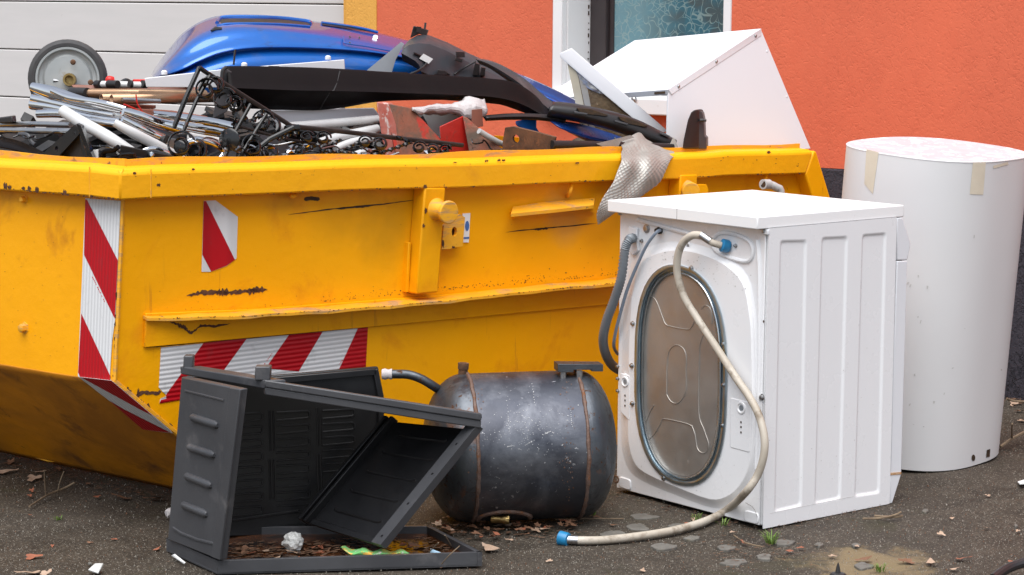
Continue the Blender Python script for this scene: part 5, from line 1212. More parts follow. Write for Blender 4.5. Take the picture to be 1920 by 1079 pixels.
# white sheet-metal casing, tipped
csg = thing('white_metal_casing', 'folded white sheet-metal casing tipped up at the right end of the skip', 'metal casing', J(1390, 270, .2))
cA, cB, cR, cL = J(1253, 170, .21), J(1427, 56, .27), J(1520, 279, .15), J(1250, 300, .20)
MB().prism([cA, cB, cR, cL], V((-.004, .006, 0))).build('side_sheet', M['white_sheet'], csg, bevel=.001)
dv_ = V((-.766, .643, 0))*.53
cC = at(1190, 78, cB.y+dv_.y); cD = cA+(cC-cB)
MB().prism([cA+Z*.004, cB+Z*.004, cC+Z*.004, cD+Z*.004], V((-.002, .001, -.004))).build('top_sheet', M['white_sheet'], csg, bevel=.001)
nA = (cB-cA).normalized(); dn_ = V((.07, .02, -.11)).normalized()
MB().prism([cA+V((0, -.003, .004)), cB+V((0, -.003, .004)), cB+V((.004, -.004, -.018))-nA*.006, cA+V((.004, -.004, -.018))+nA*.012], V((.001, .003, 0))).build('folded_flange', M['white_sheet'], csg, bevel=.001)
MB().prism([cA+V((-.002, -.002, .003)), cD+V((-.002, -.002, .003)), cD+V((0, 0, -.014)), cA+V((0, 0, -.014))], V((.004, .003, 0))).build('folded_flange', M['flange_grey'], csg, bevel=.001)
for t in (.1, .5, .93):
    c = lerp(cA, cB, t)+V((.002, -.005, -.007)); MB().lathe(c, V((.6, -.75, 0)), [(0, .0055), (.002, .0055), (.004, .003)], 10).build('screw', M['steel'], csg)
for x, y in ((1438, 97), (1475, 182)): MB().lathe(J(x, y, .12), V((.6, -.75, 0)), [(0, .0045), (.002, .0045), (.003, .002)], 10).build('screw', M['white_sheet'], csg)
sl2 = [lerp(cA, cD, t) for t in (.02, .10)]
MB().prism([sl2[0]+V((-.0025, -.003, -.002)), sl2[1]+V((-.0025, -.003, -.002)), sl2[1]+V((-.0025, -.003, -.009)), sl2[0]+V((-.0025, -.003, -.009))], V((.001, .001, 0))).build('slot', M['grime'], csg)

# black tapered cap by the rim
cap = thing('black_plastic_cap', 'black rounded plastic cover standing on the rim before the white casing', 'plastic cover', J(1302, 270, .08))
MB().prism(pq(((1279, 280), (1281, 262), (1289, 225), (1295, 211), (1302, 206), (1310, 206), (1309, 280)), .07), V((.02, .05, 0))).build('cover_face', M['black_plastic'], cap, bevel=.006)
MB().prism(pq(((1309, 206), (1317, 211), (1320, 225), (1321, 256), (1325, 258), (1325, 280), (1309, 280)), .075), V((.01, .05, 0))).build('cover_side', M['grey_plastic'], cap, bevel=.003)
MB().lathe(J(1313, 226, .07), V((1, -.3, 0)), [(0, .006), (.012, .006), (.013, .004), (.02, .004)], 10).build('pin', M['black_plastic'], cap)

# crumpled embossed aluminium sheet hanging over the rim
fr_ = [[(1163, 268, -.10), (1180, 256, -.11), (1197, 249, -.12), (1212, 262, -.10), (1240, 275, -.08), (1262, 282, -.07)],
       [(1166, 282, -.03), (1182, 284, -.02), (1200, 282, -.03), (1218, 281, -.02), (1242, 284, -.03), (1266, 291, -.02)],
       [(1164, 300, .02), (1182, 303, .035), (1200, 302, .03), (1216, 302, .04), (1236, 303, .03), (1256, 302, .02)],
       [(1156, 326, .04), (1176, 330, .055), (1196, 330, .05), (1212, 331, .06), (1232, 328, .05), (1248, 320, .035)],
       [(1142, 354, .045), (1162, 360, .055), (1180, 363, .06), (1198, 362, .06), (1214, 356, .05), (1232, 346, .04)],
       [(1126, 381, .04), (1140, 386, .05), (1155, 388, .055), (1170, 387, .05), (1184, 380, .045), (1200, 368, .04)],
       [(1118, 402, .03), (1127, 403, .035), (1137, 403, .04), (1146, 401, .04), (1156, 396, .035), (1168, 389, .03)],
       [(1119, 421, .02), (1123, 419, .02), (1127, 416, .02), (1132, 413, .025), (1138, 409, .02), (1145, 404, .02)]]
def dimple(u, v, p):
    a = math.sin(u*2*math.pi*13)*math.sin(v*2*math.pi*22); big = mnoise.noise(p*14)*.010
    return SK_N*(a*.0026*(1 if v > .12 else v/.12)+big)
mb = MB(); mb.loft([[sp(x, y, o_) for x, y, o_ in r] for r in fr_], 15, 16, dimple)
single(mb, 'aluminium_sheet', 'foil', 'crumpled dimpled aluminium sheet hanging over the front rim', 'metal sheet', solid=.0015, ang=80)
single(MB().prism(pq(((1118, 270), (1150, 262), (1182, 254), (1190, 258), (1164, 266), (1156, 282), (1150, 284)), .10), BK*.004), 'torn_foil', 'foil', 'thin torn foil strip beside the dimpled aluminium sheet', 'foil')

# red steel pieces
rd = thing('red_steel_channel', 'broken red painted steel channel with rusty faces', 'steel channel', J(820, 270, .3))
MB().prism(pq(((706, 192), (722, 195), (738, 235), (752, 300), (722, 300)), .34), V((.02, .05, 0))).build('scraped_edge', M['red_scraped'], rd, bevel=.002)
MB().prism(pq(((720, 194, .35), (772, 204, .38), (826, 262, .30), (832, 300, .30), (744, 300, .33)), .36), BK*.02).build('rusty_plate', M['red_worn'], rd, bevel=.002)
MB().prism(pq(((824, 238), (868, 218), (884, 300), (830, 300)), .30), BK*.02).build('red_plate', M['red_steel'], rd, bevel=.002)
MB().prism(pq(((868, 219, .29), (876, 222, .29), (944, 282, .18), (944, 300, .18), (882, 300, .26)), .26), BK*.02).build('rusty_gusset', M['red_worn'], rd, bevel=.002)
rp = MB(); ho = pq([(967+6.5*math.cos(t), 261+8*math.sin(t), .13) for t in [2*math.pi*i/18 for i in range(18)]], .13)
rp.plate(pq(((947, 240), (962, 238), (1000, 247), (1041, 258), (1038, 268), (1040, 295), (941, 298), (943, 262)), .13), [ho], V((.006, .035, .0)))
single(rp, 'rusty_drilled_plate', 'rust_plate', 'brown rusty steel plate with one round hole behind the rim', 'steel plate', smooth=False)
fm = MB(); fm.loft([pq(((772, 203, .40), (800, 201, .41), (846, 198, .42), (872, 188, .42), (908, 189, .42)), .4), pq(((774, 205, .36), (805, 204, .36), (850, 203, .36), (884, 200, .35), (912, 201, .36)), .4), pq(((782, 209, .36), (812, 210, .36), (852, 210, .35), (880, 218, .34), (910, 214, .36)), .4), pq(((790, 211, .4), (820, 212, .4), (858, 213, .40), (882, 226, .38), (897, 220, .4)), .4)], 5, 4, lambda u, v, p: V((0, -.4, 1))*(.010*mnoise.noise(p*26)+.006*mnoise.noise(p*70)))
single(fm, 'foam_piece', 'foam', 'broken dirty white foam block between the black trim and red steel', 'foam', solid=.010, ang=15)
single(MB().prism(pq(((790, 210), (852, 211), (872, 222), (836, 240), (826, 262), (806, 244)), .44), BK*.03), 'grey_block', 'pvc', 'grey block wedged behind the red steel channel under the foam', 'block', bevel=.003)
single(MB().prism(pq(((884, 206), (898, 205), (900, 238), (884, 240)), .28), V((.01, .02, 0))), 'brown_strip', 'brown_bar', 'short brown upright strip below the foam block', 'strip', bevel=.001)
tube1 = lambda pts, d, r, nm, m_, lab, cat, **kw: single(MB().tube(pq(pts, d), r, 12, smooth=4), nm, m_, lab, cat, **kw)
tube1(((898, 246), (925, 262), (950, 272), (1010, 276)), .2, .009, 'grey_pipe', 'pvc', 'thin grey bent pipe passing behind the rusty drilled plate', 'pipe')
tube1(((1035, 271), (1100, 272), (1170, 274), (1260, 276)), .12, .0125, 'black_tube', 'black_plastic', 'straight black tube lying along the rim right of the rusty plate', 'tube')
tube1(((1095, 300), (1090, 285), (1083, 262)), .55, .02, 'beige_post', 'cream', 'short beige post seen below the black bumper grille', 'post')

# white shelves and pipes in the middle
single(MB().prism(pq(((496, 208), (700, 203), (712, 218), (560, 234), (520, 234)), .52), BK*.02), 'white_board', 'white_sheet', 'white board lying under the black trim panel', 'board', bevel=.002)
tube1(((520, 239), (600, 233), (708, 224)), .45, .013, 'white_pipe', 'white_pipe', 'white pipe just below the white board, upper of two', 'pipe')
tube1(((600, 268), (640, 256), (708, 242)), .42, .014, 'white_pipe', 'white_pipe', 'white pipe sloping down left behind the iron rack, lower of two', 'pipe')
tube1(((628, 280), (660, 267), (708, 258)), .40, .012, 'white_rod', 'white_pipe', 'short white rod end next to the scraped red edge', 'rod')

# wheel
wh = thing('trolley_wheel', 'grey rubber trolley wheel with galvanised disc standing at the left', 'wheel', J(127, 215, .9))
wc = J(127, 148, .9); wax = V((.16, -1, .05)).normalized(); k_ = wc.y/F_PX
MB().lathe(wc, wax, [(-.03, 58*k_), (-.028, 71*k_), (-.01, 73.5*k_), (.01, 72*k_), (.018, 66*k_), (.018, 60*k_), (.0, 57*k_)], 48).build('tyre', M['rubber'], wh)
MB().lathe(wc, wax, [(-.02, 60*k_), (.014, 60*k_), (.018, 58.5*k_), (.018, 55*k_), (.008, 52*k_), (.006, 46*k_), (.012, 42*k_), (.013, 20*k_), (.014, 1e-4)], 48).build('disc', M['wheel_disc'], wh)
MB().lathe(J(131, 150, .88), wax, [(-.01, .020), (.02, .020), (.022, .019), (.05, .019), (.05, .013), (.01, .0125)], 24).build('hub_tube', M['brass'], wh)
for x, y in ((89, 131), (137, 117), (170, 155)): MB().lathe(J(x, y, .885), wax, [(0, .0085), (.004, .0085), (.008, .005)], 12).build('bolt', M['rust_plate'], wh)
MB().lathe(J(118, 153, .88), V((-1, -.4, .1)), [(0, .006), (.03, .006)], 8).build('grease_nipple', M['steel'], wh)

# chrome legs
def chrome(rows, d, label, m_='chrome'):
    t = thing('chrome_legs', label, 'chrome legs', J(rows[0][0][0][0], rows[0][0][0][1], d))
    for pts, r in rows: MB().tube(pq(pts, d), [q*1.25 for q in r] if isinstance(r, list) else r*1.25, 12, smooth=5, flat=.62).build('leg', M[m_], t)
    return t
c1 = chrome([(((60, 164), (100, 176), (150, 191), (200, 203), (228, 208)), [.011, .017, .014, .010, .009]), (((60, 185), (110, 196), (160, 208), (214, 216)), [.010, .012, .009, .008]), (((58, 196), (110, 204), (165, 220), (226, 228)), [.012, .013, .010, .009]), (((150, 206), (190, 213), (232, 217)), [.007, .008, .008])], .34, 'bundle of tapered chrome legs at the left below the wheel')
c2 = chrome([(((231, 209), (260, 218), (300, 232), (338, 242)), [.008, .012, .012, .016]), (((229, 224), (260, 240), (300, 258), (312, 266)), [.008, .011, .011, .013]), (((234, 234), (268, 252), (306, 270)), [.006, .008, .008])], .27, 'pair of bent chrome legs right of the larger chrome bundle')
MB().prism(pq(((311, 252), (318, 256), (308, 276), (300, 272)), .25), BK*.02).build('black_foot', M['black_plastic'], c2, bevel=.002)
MB().prism(pq(((314, 258), (334, 262), (338, 285), (316, 287)), .26), BK*.01).build('mounting_plate', M['steel'], c2, bevel=.002)
c3 = chrome([(((286, 216), (340, 223), (400, 232), (432, 240)), [.010, .012, .013, .015]), (((290, 226), (340, 235), (400, 245), (424, 250)), [.009, .012, .013, .014]), (((300, 234), (350, 243), (405, 254)), .009)], .36, 'cluster of straight chrome tubes behind the iron rack')
c4 = chrome([(((70, 214), (120, 214), (168, 228), (236, 236), (262, 252)), [.009, .010, .009, .009, .008]), (((96, 170), (130, 184), (190, 194), (236, 206)), [.006, .008, .008, .007])], .31, 'thin curved chrome legs tucked under the big chrome bundle')
c5 = chrome([(((350, 268), (372, 262), (400, 270), (420, 284), (414, 298)), .007), (((250, 296), (280, 280), (306, 284), (336, 300)), .006)], .16, 'two curled chrome strips low behind the rim near the rack legs')
# white tubes at the left
tube1(((118, 208), (150, 228), (200, 256), (246, 286)), .24, [.016, .017, .017, .016], 'white_tube', 'white_pipe', 'thick white tube sloping down to the rim left of the chrome legs', 'tube')
tube1(((214, 230), (250, 250), (300, 276), (342, 300)), .18, [.010, .014, .014, .012], 'white_tube', 'white_pipe', 'white tapered tube sloping to the rim under the bent chrome legs', 'tube')
tube1(((355, 256), (380, 261), (410, 266)), .3, .012, 'white_stub', 'white_pipe', 'short white stub below the chrome tube cluster', 'tube')
# bars behind
single(MB().prism(pq(((134, 160), (375, 164), (375, 172), (142, 171)), .55), BK*.03), 'flat_bar', 'brown_bar', 'long red-brown flat bar running right from the wheel hub', 'bar', bevel=.001)
single(MB().prism(pq(((205, 193), (240, 196), (288, 199), (288, 205), (210, 201)), .44), BK*.04), 'flat_bar', 'brown_bar', 'short red-brown flat bar under the bronze tube, left one', 'bar', bevel=.001)
single(MB().prism(pq(((232, 203), (320, 209), (386, 220), (350, 226), (252, 213)), .42), BK*.04), 'flat_bar', 'brown_bar', 'red-brown flat bar above the chrome tubes, right one', 'bar', bevel=.001)
bt = thing('bronze_tube', 'bronze coloured tube with a black grip at its left end', 'tube', J(260, 178, .5))
MB().tube(pq(((150, 175), (260, 176), (385, 178)), .5), .0135, 12).build('tube', M['bronze'], bt); MB().tube(pq(((134, 174), (164, 175)), .5), .0155, 12).build('grip', M['black_plastic'], bt)
for i, (x, y, w_, lab) in enumerate(((190, 186, 10, 'left of two oval tube ends under the bronze tube'), (209, 187, 8, 'right of two oval tube ends under the bronze tube'))):
    t = MB(); c = J(x, y, .42); t.tube([c, c+V((.25, .25, -.004))], .013, 14, caps=False, flat=.7); single(t, 'open_tube_end', 'bronze', lab, 'tube', solid=.002)
tube1(((229, 187), (300, 190)), .44, .006, 'thin_tube', 'steel', 'thin grey tube right of the oval tube ends', 'tube')
wr = thing('white_rod_with_bands', 'white rod with black bands lying behind the red-brown bar', 'rod', J(240, 158, .6))
MB().tube(pq(((182, 158), (276, 160)), .62), .0095, 12).build('rod', M['white_pipe'], wr)
for a, b_ in ((180, 188), (203, 221), (242, 247), (266, 275)): MB().tube(pq(((a, 158), (b_, 158.5)), .62), .0112, 12).build('black_band', M['black_plastic'], wr)
single(blob(J(206, 150, .66), .012, 2, (1.2, 1, .9)), 'red_plug', 'red_plastic', 'small red plastic plug behind the banded white rod', 'plug')
single(MB().tube(pq(((250, 153), (276, 153)), .68), .006, 8), 'red_strip', 'red_plastic', 'thin red strip left of the white sheet strip', 'strip')
single(MB().tube(pq(((226, 158), (236, 152), (246, 157)), .7), .008, 8, smooth=4), 'black_loop', 'black_plastic', 'small black arched loop behind the banded rod', 'loop')
single(MB().tube(pq(((232, 196), (252, 204), (268, 212), (258, 196), (255, 178)), .33), .0022, 6, smooth=5), 'red_cable_tie', 'red_plastic', 'red cable tie curling over the chrome legs', 'cable tie')
# black frame parts at the far left
tube1(((0, 234), (70, 233), (132, 235)), .26, .008, 'steel_rail', 'steel', 'upper of two grey steel rails at the left rim', 'rail')
tube1(((0, 244), (80, 246), (140, 247)), .20, .009, 'steel_rail', 'steel', 'lower of two grey steel rails at the left rim', 'rail')
single(MB().prism(pq(((-8, 222), (22, 218), (24, 230), (-8, 232)), .2), BK*.05), 'black_block', 'black_plastic', 'black block over the left end of the steel rails', 'block', bevel=.003)
bk = thing('black_angle_bracket', 'black steel angle bracket with holes standing behind the left rim', 'bracket', J(120, 280, .12))
hl = [pq([(106+3*math.cos(t), 279+5*math.sin(t), .12) for t in [2*math.pi*i/12 for i in range(12)]], .12), pq(((138, 247), (142, 246), (142, 252), (139, 253)), .12)]
MB().plate(pq(((74, 294), (140, 234), (148, 242), (150, 250), (106, 298)), .12), hl, V((.004, .02, 0))).build('arm', M['dark_plastic'], bk, smooth=False)
MB().prism(pq(((143, 232), (152, 236), (176, 302), (166, 302)), .115), V((.002, .03, 0))).build('leg', M['iron'], bk, bevel=.001)
MB().prism(pq(((149, 254), (154, 254), (168, 302), (156, 302)), .125), V((.004, .02, 0))).build('leg_flange', M['dark_plastic'], bk, bevel=.001)
MB().prism(pq(((112, 292), (148, 252), (156, 302), (106, 302)), .15), V((.004, .01, 0))).build('gusset', M['black_plastic'], bk)
single(MB().loft([pq(((-10, 256), (30, 264), (60, 276), (88, 290)), .2), pq(((-10, 275), (20, 280), (50, 288), (80, 300)), .12)], 4, 3), 'black_curved_plate', 'brown_black', 'black curved plate just behind the left end of the rim', 'plate', solid=.004)
single(MB().tube(pq(((36, 252), (52, 254), (58, 266), (66, 272)), .17), .006, 8, smooth=5), 'grey_bent_strip', 'grey_plastic', 'grey S-bent strip beside the black angle bracket', 'strip')
ch = thing('dark_channel', 'dark steel channel piece with a bolt lying along the rim corner', 'channel', J(280, 295, .1))
MB().prism(pq(((226, 272), (232, 274), (340, 296), (340, 312), (222, 312)), .11), BK*.004).build('channel_face', M['dark_plastic'], ch, bevel=.001)
MB().prism(pq(((226, 272, .11), (340, 295, .11), (340, 297, .17), (232, 273, .17)), .11), Z*-.003).build('channel_lip', M['grey_plastic'], ch)
MB().tube(pq(((226, 290), (250, 289), (256, 296), (300, 302)), .1), .0045, 8, smooth=3).build('channel_edge', M['iron'], ch)
MB().lathe(J(284, 291, .105), V((.1, -1, .2)), [(0, .008), (.004, .008), (.008, .004)], 12).build('bolt', M['zinc'], ch)
single(MB().tube(pq(((190, 300), (196, 285), (212, 282), (222, 276)), .14), .007, 8, smooth=4), 'black_hooked_bar', 'brown_black', 'black hooked bar between the bracket and the dark channel', 'bar')
single(MB().prism(pq(((172, 282), (184, 281), (184, 300), (172, 300)), .16), BK*.01), 'white_tag', 'paper', 'small white plate behind the rim between bracket and channel', 'plate')

# wrought iron scroll rack
rk = thing('wrought_iron_rack', 'black wrought iron rack with scrolls and twisted bars along the rim', 'iron rack', J(560, 270, .15))
def bar(pts, d, r, nm='bar', m_='iron', flat=.45, sm=0): MB().tube(pq(pts, d), r, 8, flat=flat, smooth=sm, upv=(0, -.3, 1)).build(nm, M[m_], rk)
bar(((372, 127, .22), (430, 163, .20), (490, 201, .18), (548, 238, .16)), .2, .0065, m_='iron_brown', flat=.7)
bar(((546, 237, .16), (650, 248, .15), (760, 261, .14), (868, 273, .13)), .15, .007, m_='iron_brown', flat=.7)
bar(((434, 233, .16), (480, 246, .15), (530, 260, .14), (600, 272, .13)), .14, .004, m_='iron_brown', flat=.8)
bar(((326, 240), (350, 180), (374, 127)), .2, .0075, 'leg', flat=.8); bar(((344, 246), (368, 190), (394, 142)), .18, .006, 'leg', flat=.8); bar(((374, 127), (396, 142)), .19, .006, 'leg', flat=.8)
bar(((550, 240), (505, 262), (458, 300)), .12, .008, 'brace', flat=.8); bar(((535, 242), (560, 240)), .13, .010, 'brace', flat=.8)
bar(((372, 170), (385, 148), (398, 143), (408, 152), (410, 172), (402, 184)), .19, .0055, 'leg', flat=.6, sm=4)
bar(((470, 196), (440, 250), (420, 300)), .13, .006, 'brace', flat=.8); bar(((500, 214), (470, 262), (446, 300)), .12, .006, 'brace', flat=.8)
def scroll(x, y, r, d=.16, turns=1.6, s=1, ph=0, sq=.95):
    n = int(turns*20); k = J(x, y, d).y/F_PX; c = J(x, y, d); R0 = r*k
    pts = [c+V((math.cos(s*2*math.pi*turns*i/n+ph)*R0*(1-.62*i/n), -.012*i/n+.35*R0*math.sin(s*2*math.pi*turns*i/n+ph), sq*math.sin(s*2*math.pi*turns*i/n+ph)*R0*(1-.62*i/n))) for i in range(n+1)]
    MB().tube(pts, .008, 8, flat=.36, upv=(0, 1, 0)).build('scroll', M['iron'], rk)
for x, y, r, s, ph in ((386, 168, 15, 1, 0), (404, 160, 11, -1, 2), (420, 186, 15, 1, .5), (441, 196, 11, -1, 3), (492, 228, 15, 1, .2), (508, 238, 13, -1, 2.2), (474, 274, 15, 1, 1), (508, 284, 12, 1, 2), (338, 272, 18, 1, 0.4), (366, 284, 15, -1, 1.5), (476, 292, 12, -1, 0), (576, 257, 10, 1, .3), (606, 258, 11, 1, 0), (684, 265, 10, 1, .3), (712, 270, 11, -1, 2.5), (786, 276, 10, 1, .2), (812, 281, 10, -1, 2.5), (834, 281, 9, 1, 0), (560, 284, 11, 1, 1)):
    scroll(x, y, r*(1.55 if x < 560 else 1.35), .11 if y > 250 else .17, turns=1.35, s=s, ph=ph, sq=.8 if x > 560 else .95)
def twist(x0, y0, x1, y1, d):
    a, b_ = J(x0, y0, d), J(x1, y1, d); mb = MB(); n = 44; ax = (b_-a).normalized(); u = ax.orthogonal().normalized(); v = ax.cross(u); i0 = len(mb.v)
    for i in range(n+1):
        t = i/n; c = lerp(a, b_, t); th = t*(b_-a).length/.028*math.pi
        for q in range(4):
            r_ = .0075 if q % 2 == 0 else .0028; g = th+q*math.pi/2; mb.v.append(c+(u*math.cos(g)+v*math.sin(g))*r_)
    for i in range(n):
        for q in range(4): mb.f.append((i*4+q, i*4+(q+1) % 4, (i+1)*4+(q+1) % 4, (i+1)*4+q))
    mb.build('twisted_bar', M['iron'], rk)
for a in ((438, 190, 442, 240, .15), (456, 184, 462, 232, .15), (474, 228, 498, 206, .15), (520, 262, 560, 250, .12), (536, 296, 620, 264, .11), (640, 286, 672, 268, .12), (702, 292, 772, 268, .11), (744, 258, 770, 268, .12), (830, 288, 846, 274, .11), (600, 284, 668, 290, .11), (640, 262, 622, 272, .11)): twist(*a)
MB().lathe(J(431, 262, .12), V((-.35, -1, .1)), [(0, .031), (.004, .031), (.006, .028)], 24).build('disc_end', M['iron'], rk)
MB().lathe(J(338, 276, .10), V((-.35, -1, .1)), [(0, .018), (.004, .018), (.006, .015)], 20).build('disc_end', M['iron'], rk)
random.seed(5)
for i in range(16):                                                  # bright steel bits glinting between the scrolls
    x, y = random.uniform(420, 830), random.uniform(272, 292); mb = blob(J(x, y, random.uniform(.12, .22)), random.uniform(.008, .016), i, (1.3, 1, .6), 1)
    single(mb, 'steel_fragment', random.choice(['steel', 'chrome', 'white_pipe']), 'small bright metal fragment lying among the iron scrolls behind the rim', 'metal fragment', 'bright fragments among the iron scrolls', smooth=False)
# pipe elbow peeping over the lid of the washing machine
el = thing('pipe_elbow', 'grey plastic pipe elbow sticking up behind the washing machine lid', 'pipe elbow', J(1440, 400, -.25))
e0 = sp(1431, 346, .12); pts = [e0, e0+V((.012, .012, -.001)), e0+V((.045, .03, -.012)), e0+V((.065, .04, -.05)), e0+V((.07, .042, -.30))]
MB().tube(pts, .0135, 14, smooth=4).build('bend', M['pvc'], el); MB().lathe(e0, (e0-pts[1]), [(-.03, .0165), (.001, .0165), (.0015, .0115), (-.01, .011)], 16).build('socket', M['pvc'], el)
MB().lathe(e0, (e0-pts[1]), [(-.005, .0112), (.0005, .011)], 16).build('bore', M['grime'], el)
# ---------------------------------------------------------------- leaves, twigs, stones and grit on the yard
def leaf_mesh(seed, m_):
    rnd = random.Random(seed); mb = MB(); n = 17; pts = []
    lob = rnd.choice([3, 5, 1]); el = rnd.uniform(.4, .75)
    for i in range(n):
        th = 2*math.pi*i/n; r = .5*(1+.35*math.cos(lob*th)*(lob > 1)+rnd.uniform(-.12, .12)); pts.append((r*math.cos(th), r*el*math.sin(th)))
    cu = rnd.uniform(.25, .6); sd_ = rnd.uniform(-.3, .3)
    V3 = lambda x, y: V((x, y, .06+cu*(x*x*.5+y*y*1.4)+sd_*x*y+.05*math.sin(9*x)))
    c = V3(0, 0); base = [V3(*p) for p in pts]; half = [V3(p[0]*.5, p[1]*.5) for p in pts]
    mb.v = [c]+half+base
    for i in range(n):
        j = (i+1) % n; mb.f.append((0, 1+i, 1+j)); mb.f.append((1+i, 1+n+i, 1+n+j, 1+j))
    me = bpy.data.meshes.new('dead_leaf'); me.from_pydata(mb.v, [], mb.f); me.materials.append(m_); me.polygons.foreach_set('use_smooth', [True]*len(me.polygons)); return me
LM = {k: [leaf_mesh(i+h, M[k]) for i in range(4)] for h, k in enumerate(('leaf_brown', 'leaf_pale', 'leaf_red'))}
def leaf(x, y, size, k, label, group, z=.002, rnd=random):
    p = ground(x, y, z); o = bpy.data.objects.new('dead_leaf', rnd.choice(LM[k])); COL.objects.link(o)
    o.location = p; s = size*.82; o.scale = (s, s, s*rnd.uniform(.5, .9)); o.rotation_euler = (rnd.uniform(-.25, .25), rnd.uniform(-.25, .25), rnd.uniform(0, 6.28))
    return tag(o, label, 'leaf', group)
rn = random.Random(4)
ORD = 'first second third fourth fifth sixth seventh eighth ninth tenth eleventh twelfth thirteenth fourteenth fifteenth sixteenth'.split()
KN = {'leaf_brown': 'brown', 'leaf_pale': 'pale tan', 'leaf_red': 'reddish'}
def leaves(items, where, group):
    for i, (x, y, s, k) in enumerate(sorted(items)):
        leaf(x, y, s, k, '%s%s dead leaf, %s from the left of those %s' % ('large ' if s > .06 else 'tiny ' if s < .026 else '', KN[k], ORD[i], where), group, rnd=rn)
leaves(((8, 886, .085, 'leaf_pale'), (62, 898, .07, 'leaf_pale'), (78, 885, .04, 'leaf_pale'), (20, 868, .05, 'leaf_brown'), (60, 920, .03, 'leaf_red'), (56, 930, .022, 'leaf_red'), (182, 932, .03, 'leaf_red'), (228, 934, .07, 'leaf_brown'), (290, 936, .075, 'leaf_brown'), (260, 925, .03, 'leaf_brown'), (165, 908, .04, 'leaf_brown'), (110, 880, .03, 'leaf_brown')), 'below the sloping skip end', 'dead leaves under the skip end')
leaves(((62, 1045, .05, 'leaf_red'), (55, 1076, .075, 'leaf_pale'), (85, 1078, .05, 'leaf_pale'), (56, 966, .02, 'leaf_red'), (215, 1012, .022, 'leaf_red'), (98, 1024, .018, 'leaf_red'), (168, 1018, .02, 'leaf_brown'), (295, 1030, .03, 'leaf_red')), 'in the left foreground', 'dead leaves in the left foreground')
G = 'dead leaves in the cabinet tray'; Lb_ = 'dead leaf soaking in the brown water of the cabinet tray'
for i in range(46):
    u, v = rn.random(), rn.random(); p = lerp(lerp(tF, tR, .08+u*.84), lerp(tL+V((.1, .05, 0)), tB, .08+u*.84), .27+.58*v); q = fwd.dot(p-EYE)
    x, y = 960+F_PX*RT.dot(p-EYE)/q, 539.5-F_PX*UP.dot(p-EYE)/q
    leaf(x, y, rn.uniform(.022, .055), rn.choice(['leaf_brown', 'leaf_brown', 'leaf_red', 'leaf_red', 'leaf_pale']) if i % 5 else 'leaf_pale', Lb_, G, wz-.001, rn)
G = 'dead leaves along the tank'; Lb_ = 'dead leaf in the drift along the foot of the pressure tank'
for i in range(58): leaf(rn.uniform(790, 1075), rn.triangular(968, 1010, 984), rn.uniform(.02, .045), rn.choice(['leaf_brown', 'leaf_brown', 'leaf_pale', 'leaf_red']), Lb_, G, .002+rn.random()*.012, rn)
for x, y, s, k in ((918, 1030, .065, 'leaf_pale'), (955, 1013, .03, 'leaf_pale'), (902, 1008, .025, 'leaf_red'), (945, 985, .06, 'leaf_pale'), (870, 1000, .03, 'leaf_brown')): leaf(x, y, s, k, Lb_, G, rnd=rn)
leaves(((1250, 952, .03, 'leaf_red'), (1300, 975, .028, 'leaf_pale'), (1288, 982, .04, 'leaf_red'), (1205, 1070, .03, 'leaf_pale'), (1030, 1052, .022, 'leaf_pale'), (1395, 1018, .03, 'leaf_red'), (1480, 1034, .035, 'leaf_red'), (1372, 998, .02, 'leaf_pale'), (1500, 1028, .03, 'leaf_red'), (1465, 1042, .03, 'leaf_brown'), (1150, 985, .025, 'leaf_brown'), (1120, 970, .03, 'leaf_brown')), 'around the cream hose', 'dead leaves around the hose')
leaves(((1852, 930, .028, 'leaf_pale'), (1850, 990, .026, 'leaf_pale'), (1908, 996, .02, 'leaf_pale'), (1785, 972, .018, 'leaf_pale'), (1765, 1002, .03, 'leaf_pale'), (1900, 757, .05, 'leaf_pale'), (1912, 772, .04, 'leaf_brown'), (1916, 790, .04, 'leaf_pale'), (1745, 1056, .06, 'leaf_pale'), (1805, 1048, .05, 'leaf_red'), (1790, 1068, .03, 'leaf_pale'), (1622, 1050, .05, 'leaf_brown'), (1700, 1053, .05, 'leaf_brown'), (1562, 1043, .03, 'leaf_pale'), (1608, 1025, .022, 'leaf_pale'), (1895, 1053, .02, 'leaf_red')), 'right of the washing machine', 'dead leaves on the right of the yard')
def twig(pts, r, label, group=None): return single(MB().tube([ground(x, y, z) for x, y, z in pts], r, 6, smooth=4), 'twig', 'twig', label, 'twig', group)
twig(((55, 950, .004), (90, 928, .008), (120, 916, .012), (140, 905, .03)), .003, 'grey dry twig on the ground below the sloping skip end')
twig(((108, 924, .004), (112, 905, .035), (120, 884, .07)), .0018, 'thin upright stem rising from the twig below the skip end')
twig(((86, 932, .004), (84, 905, .05), (83, 882, .09)), .0018, 'thin upright stem left of the twig below the skip end')
twig(((1618, 973, .004), (1650, 972, .010), (1678, 966, .012), (1690, 960, .02)), .003, 'brown twig beside the front corner of the washing machine')
twig(((1640, 968, .004), (1668, 970, .006), (1692, 968, .006)), .004, 'short dark stick just right of the washing machine')
twig(((1876, 838, .004), (1892, 826, .02), (1906, 818, .03), (1925, 808, .04)), .005, 'dry branch lying right of the white casing foot')
twig(((1898, 824, .02), (1897, 808, .06), (1898, 795, .09)), .003, 'small side shoot standing on the branch by the white casing')
twig(((1888, 748, .03), (1900, 752, .02), (1925, 754, .02)), .004, 'pale stem along the wall foot right of the casing')
twig(((800, 1040, .02), (812, 1028, .05), (822, 1018, .08)), .0016, 'dry grass stalk leaning in the right end of the tray')
twig(((828, 1058, .02), (842, 1042, .05), (862, 1024, .075)), .0016, 'dry grass stalk at the front right edge of the tray')
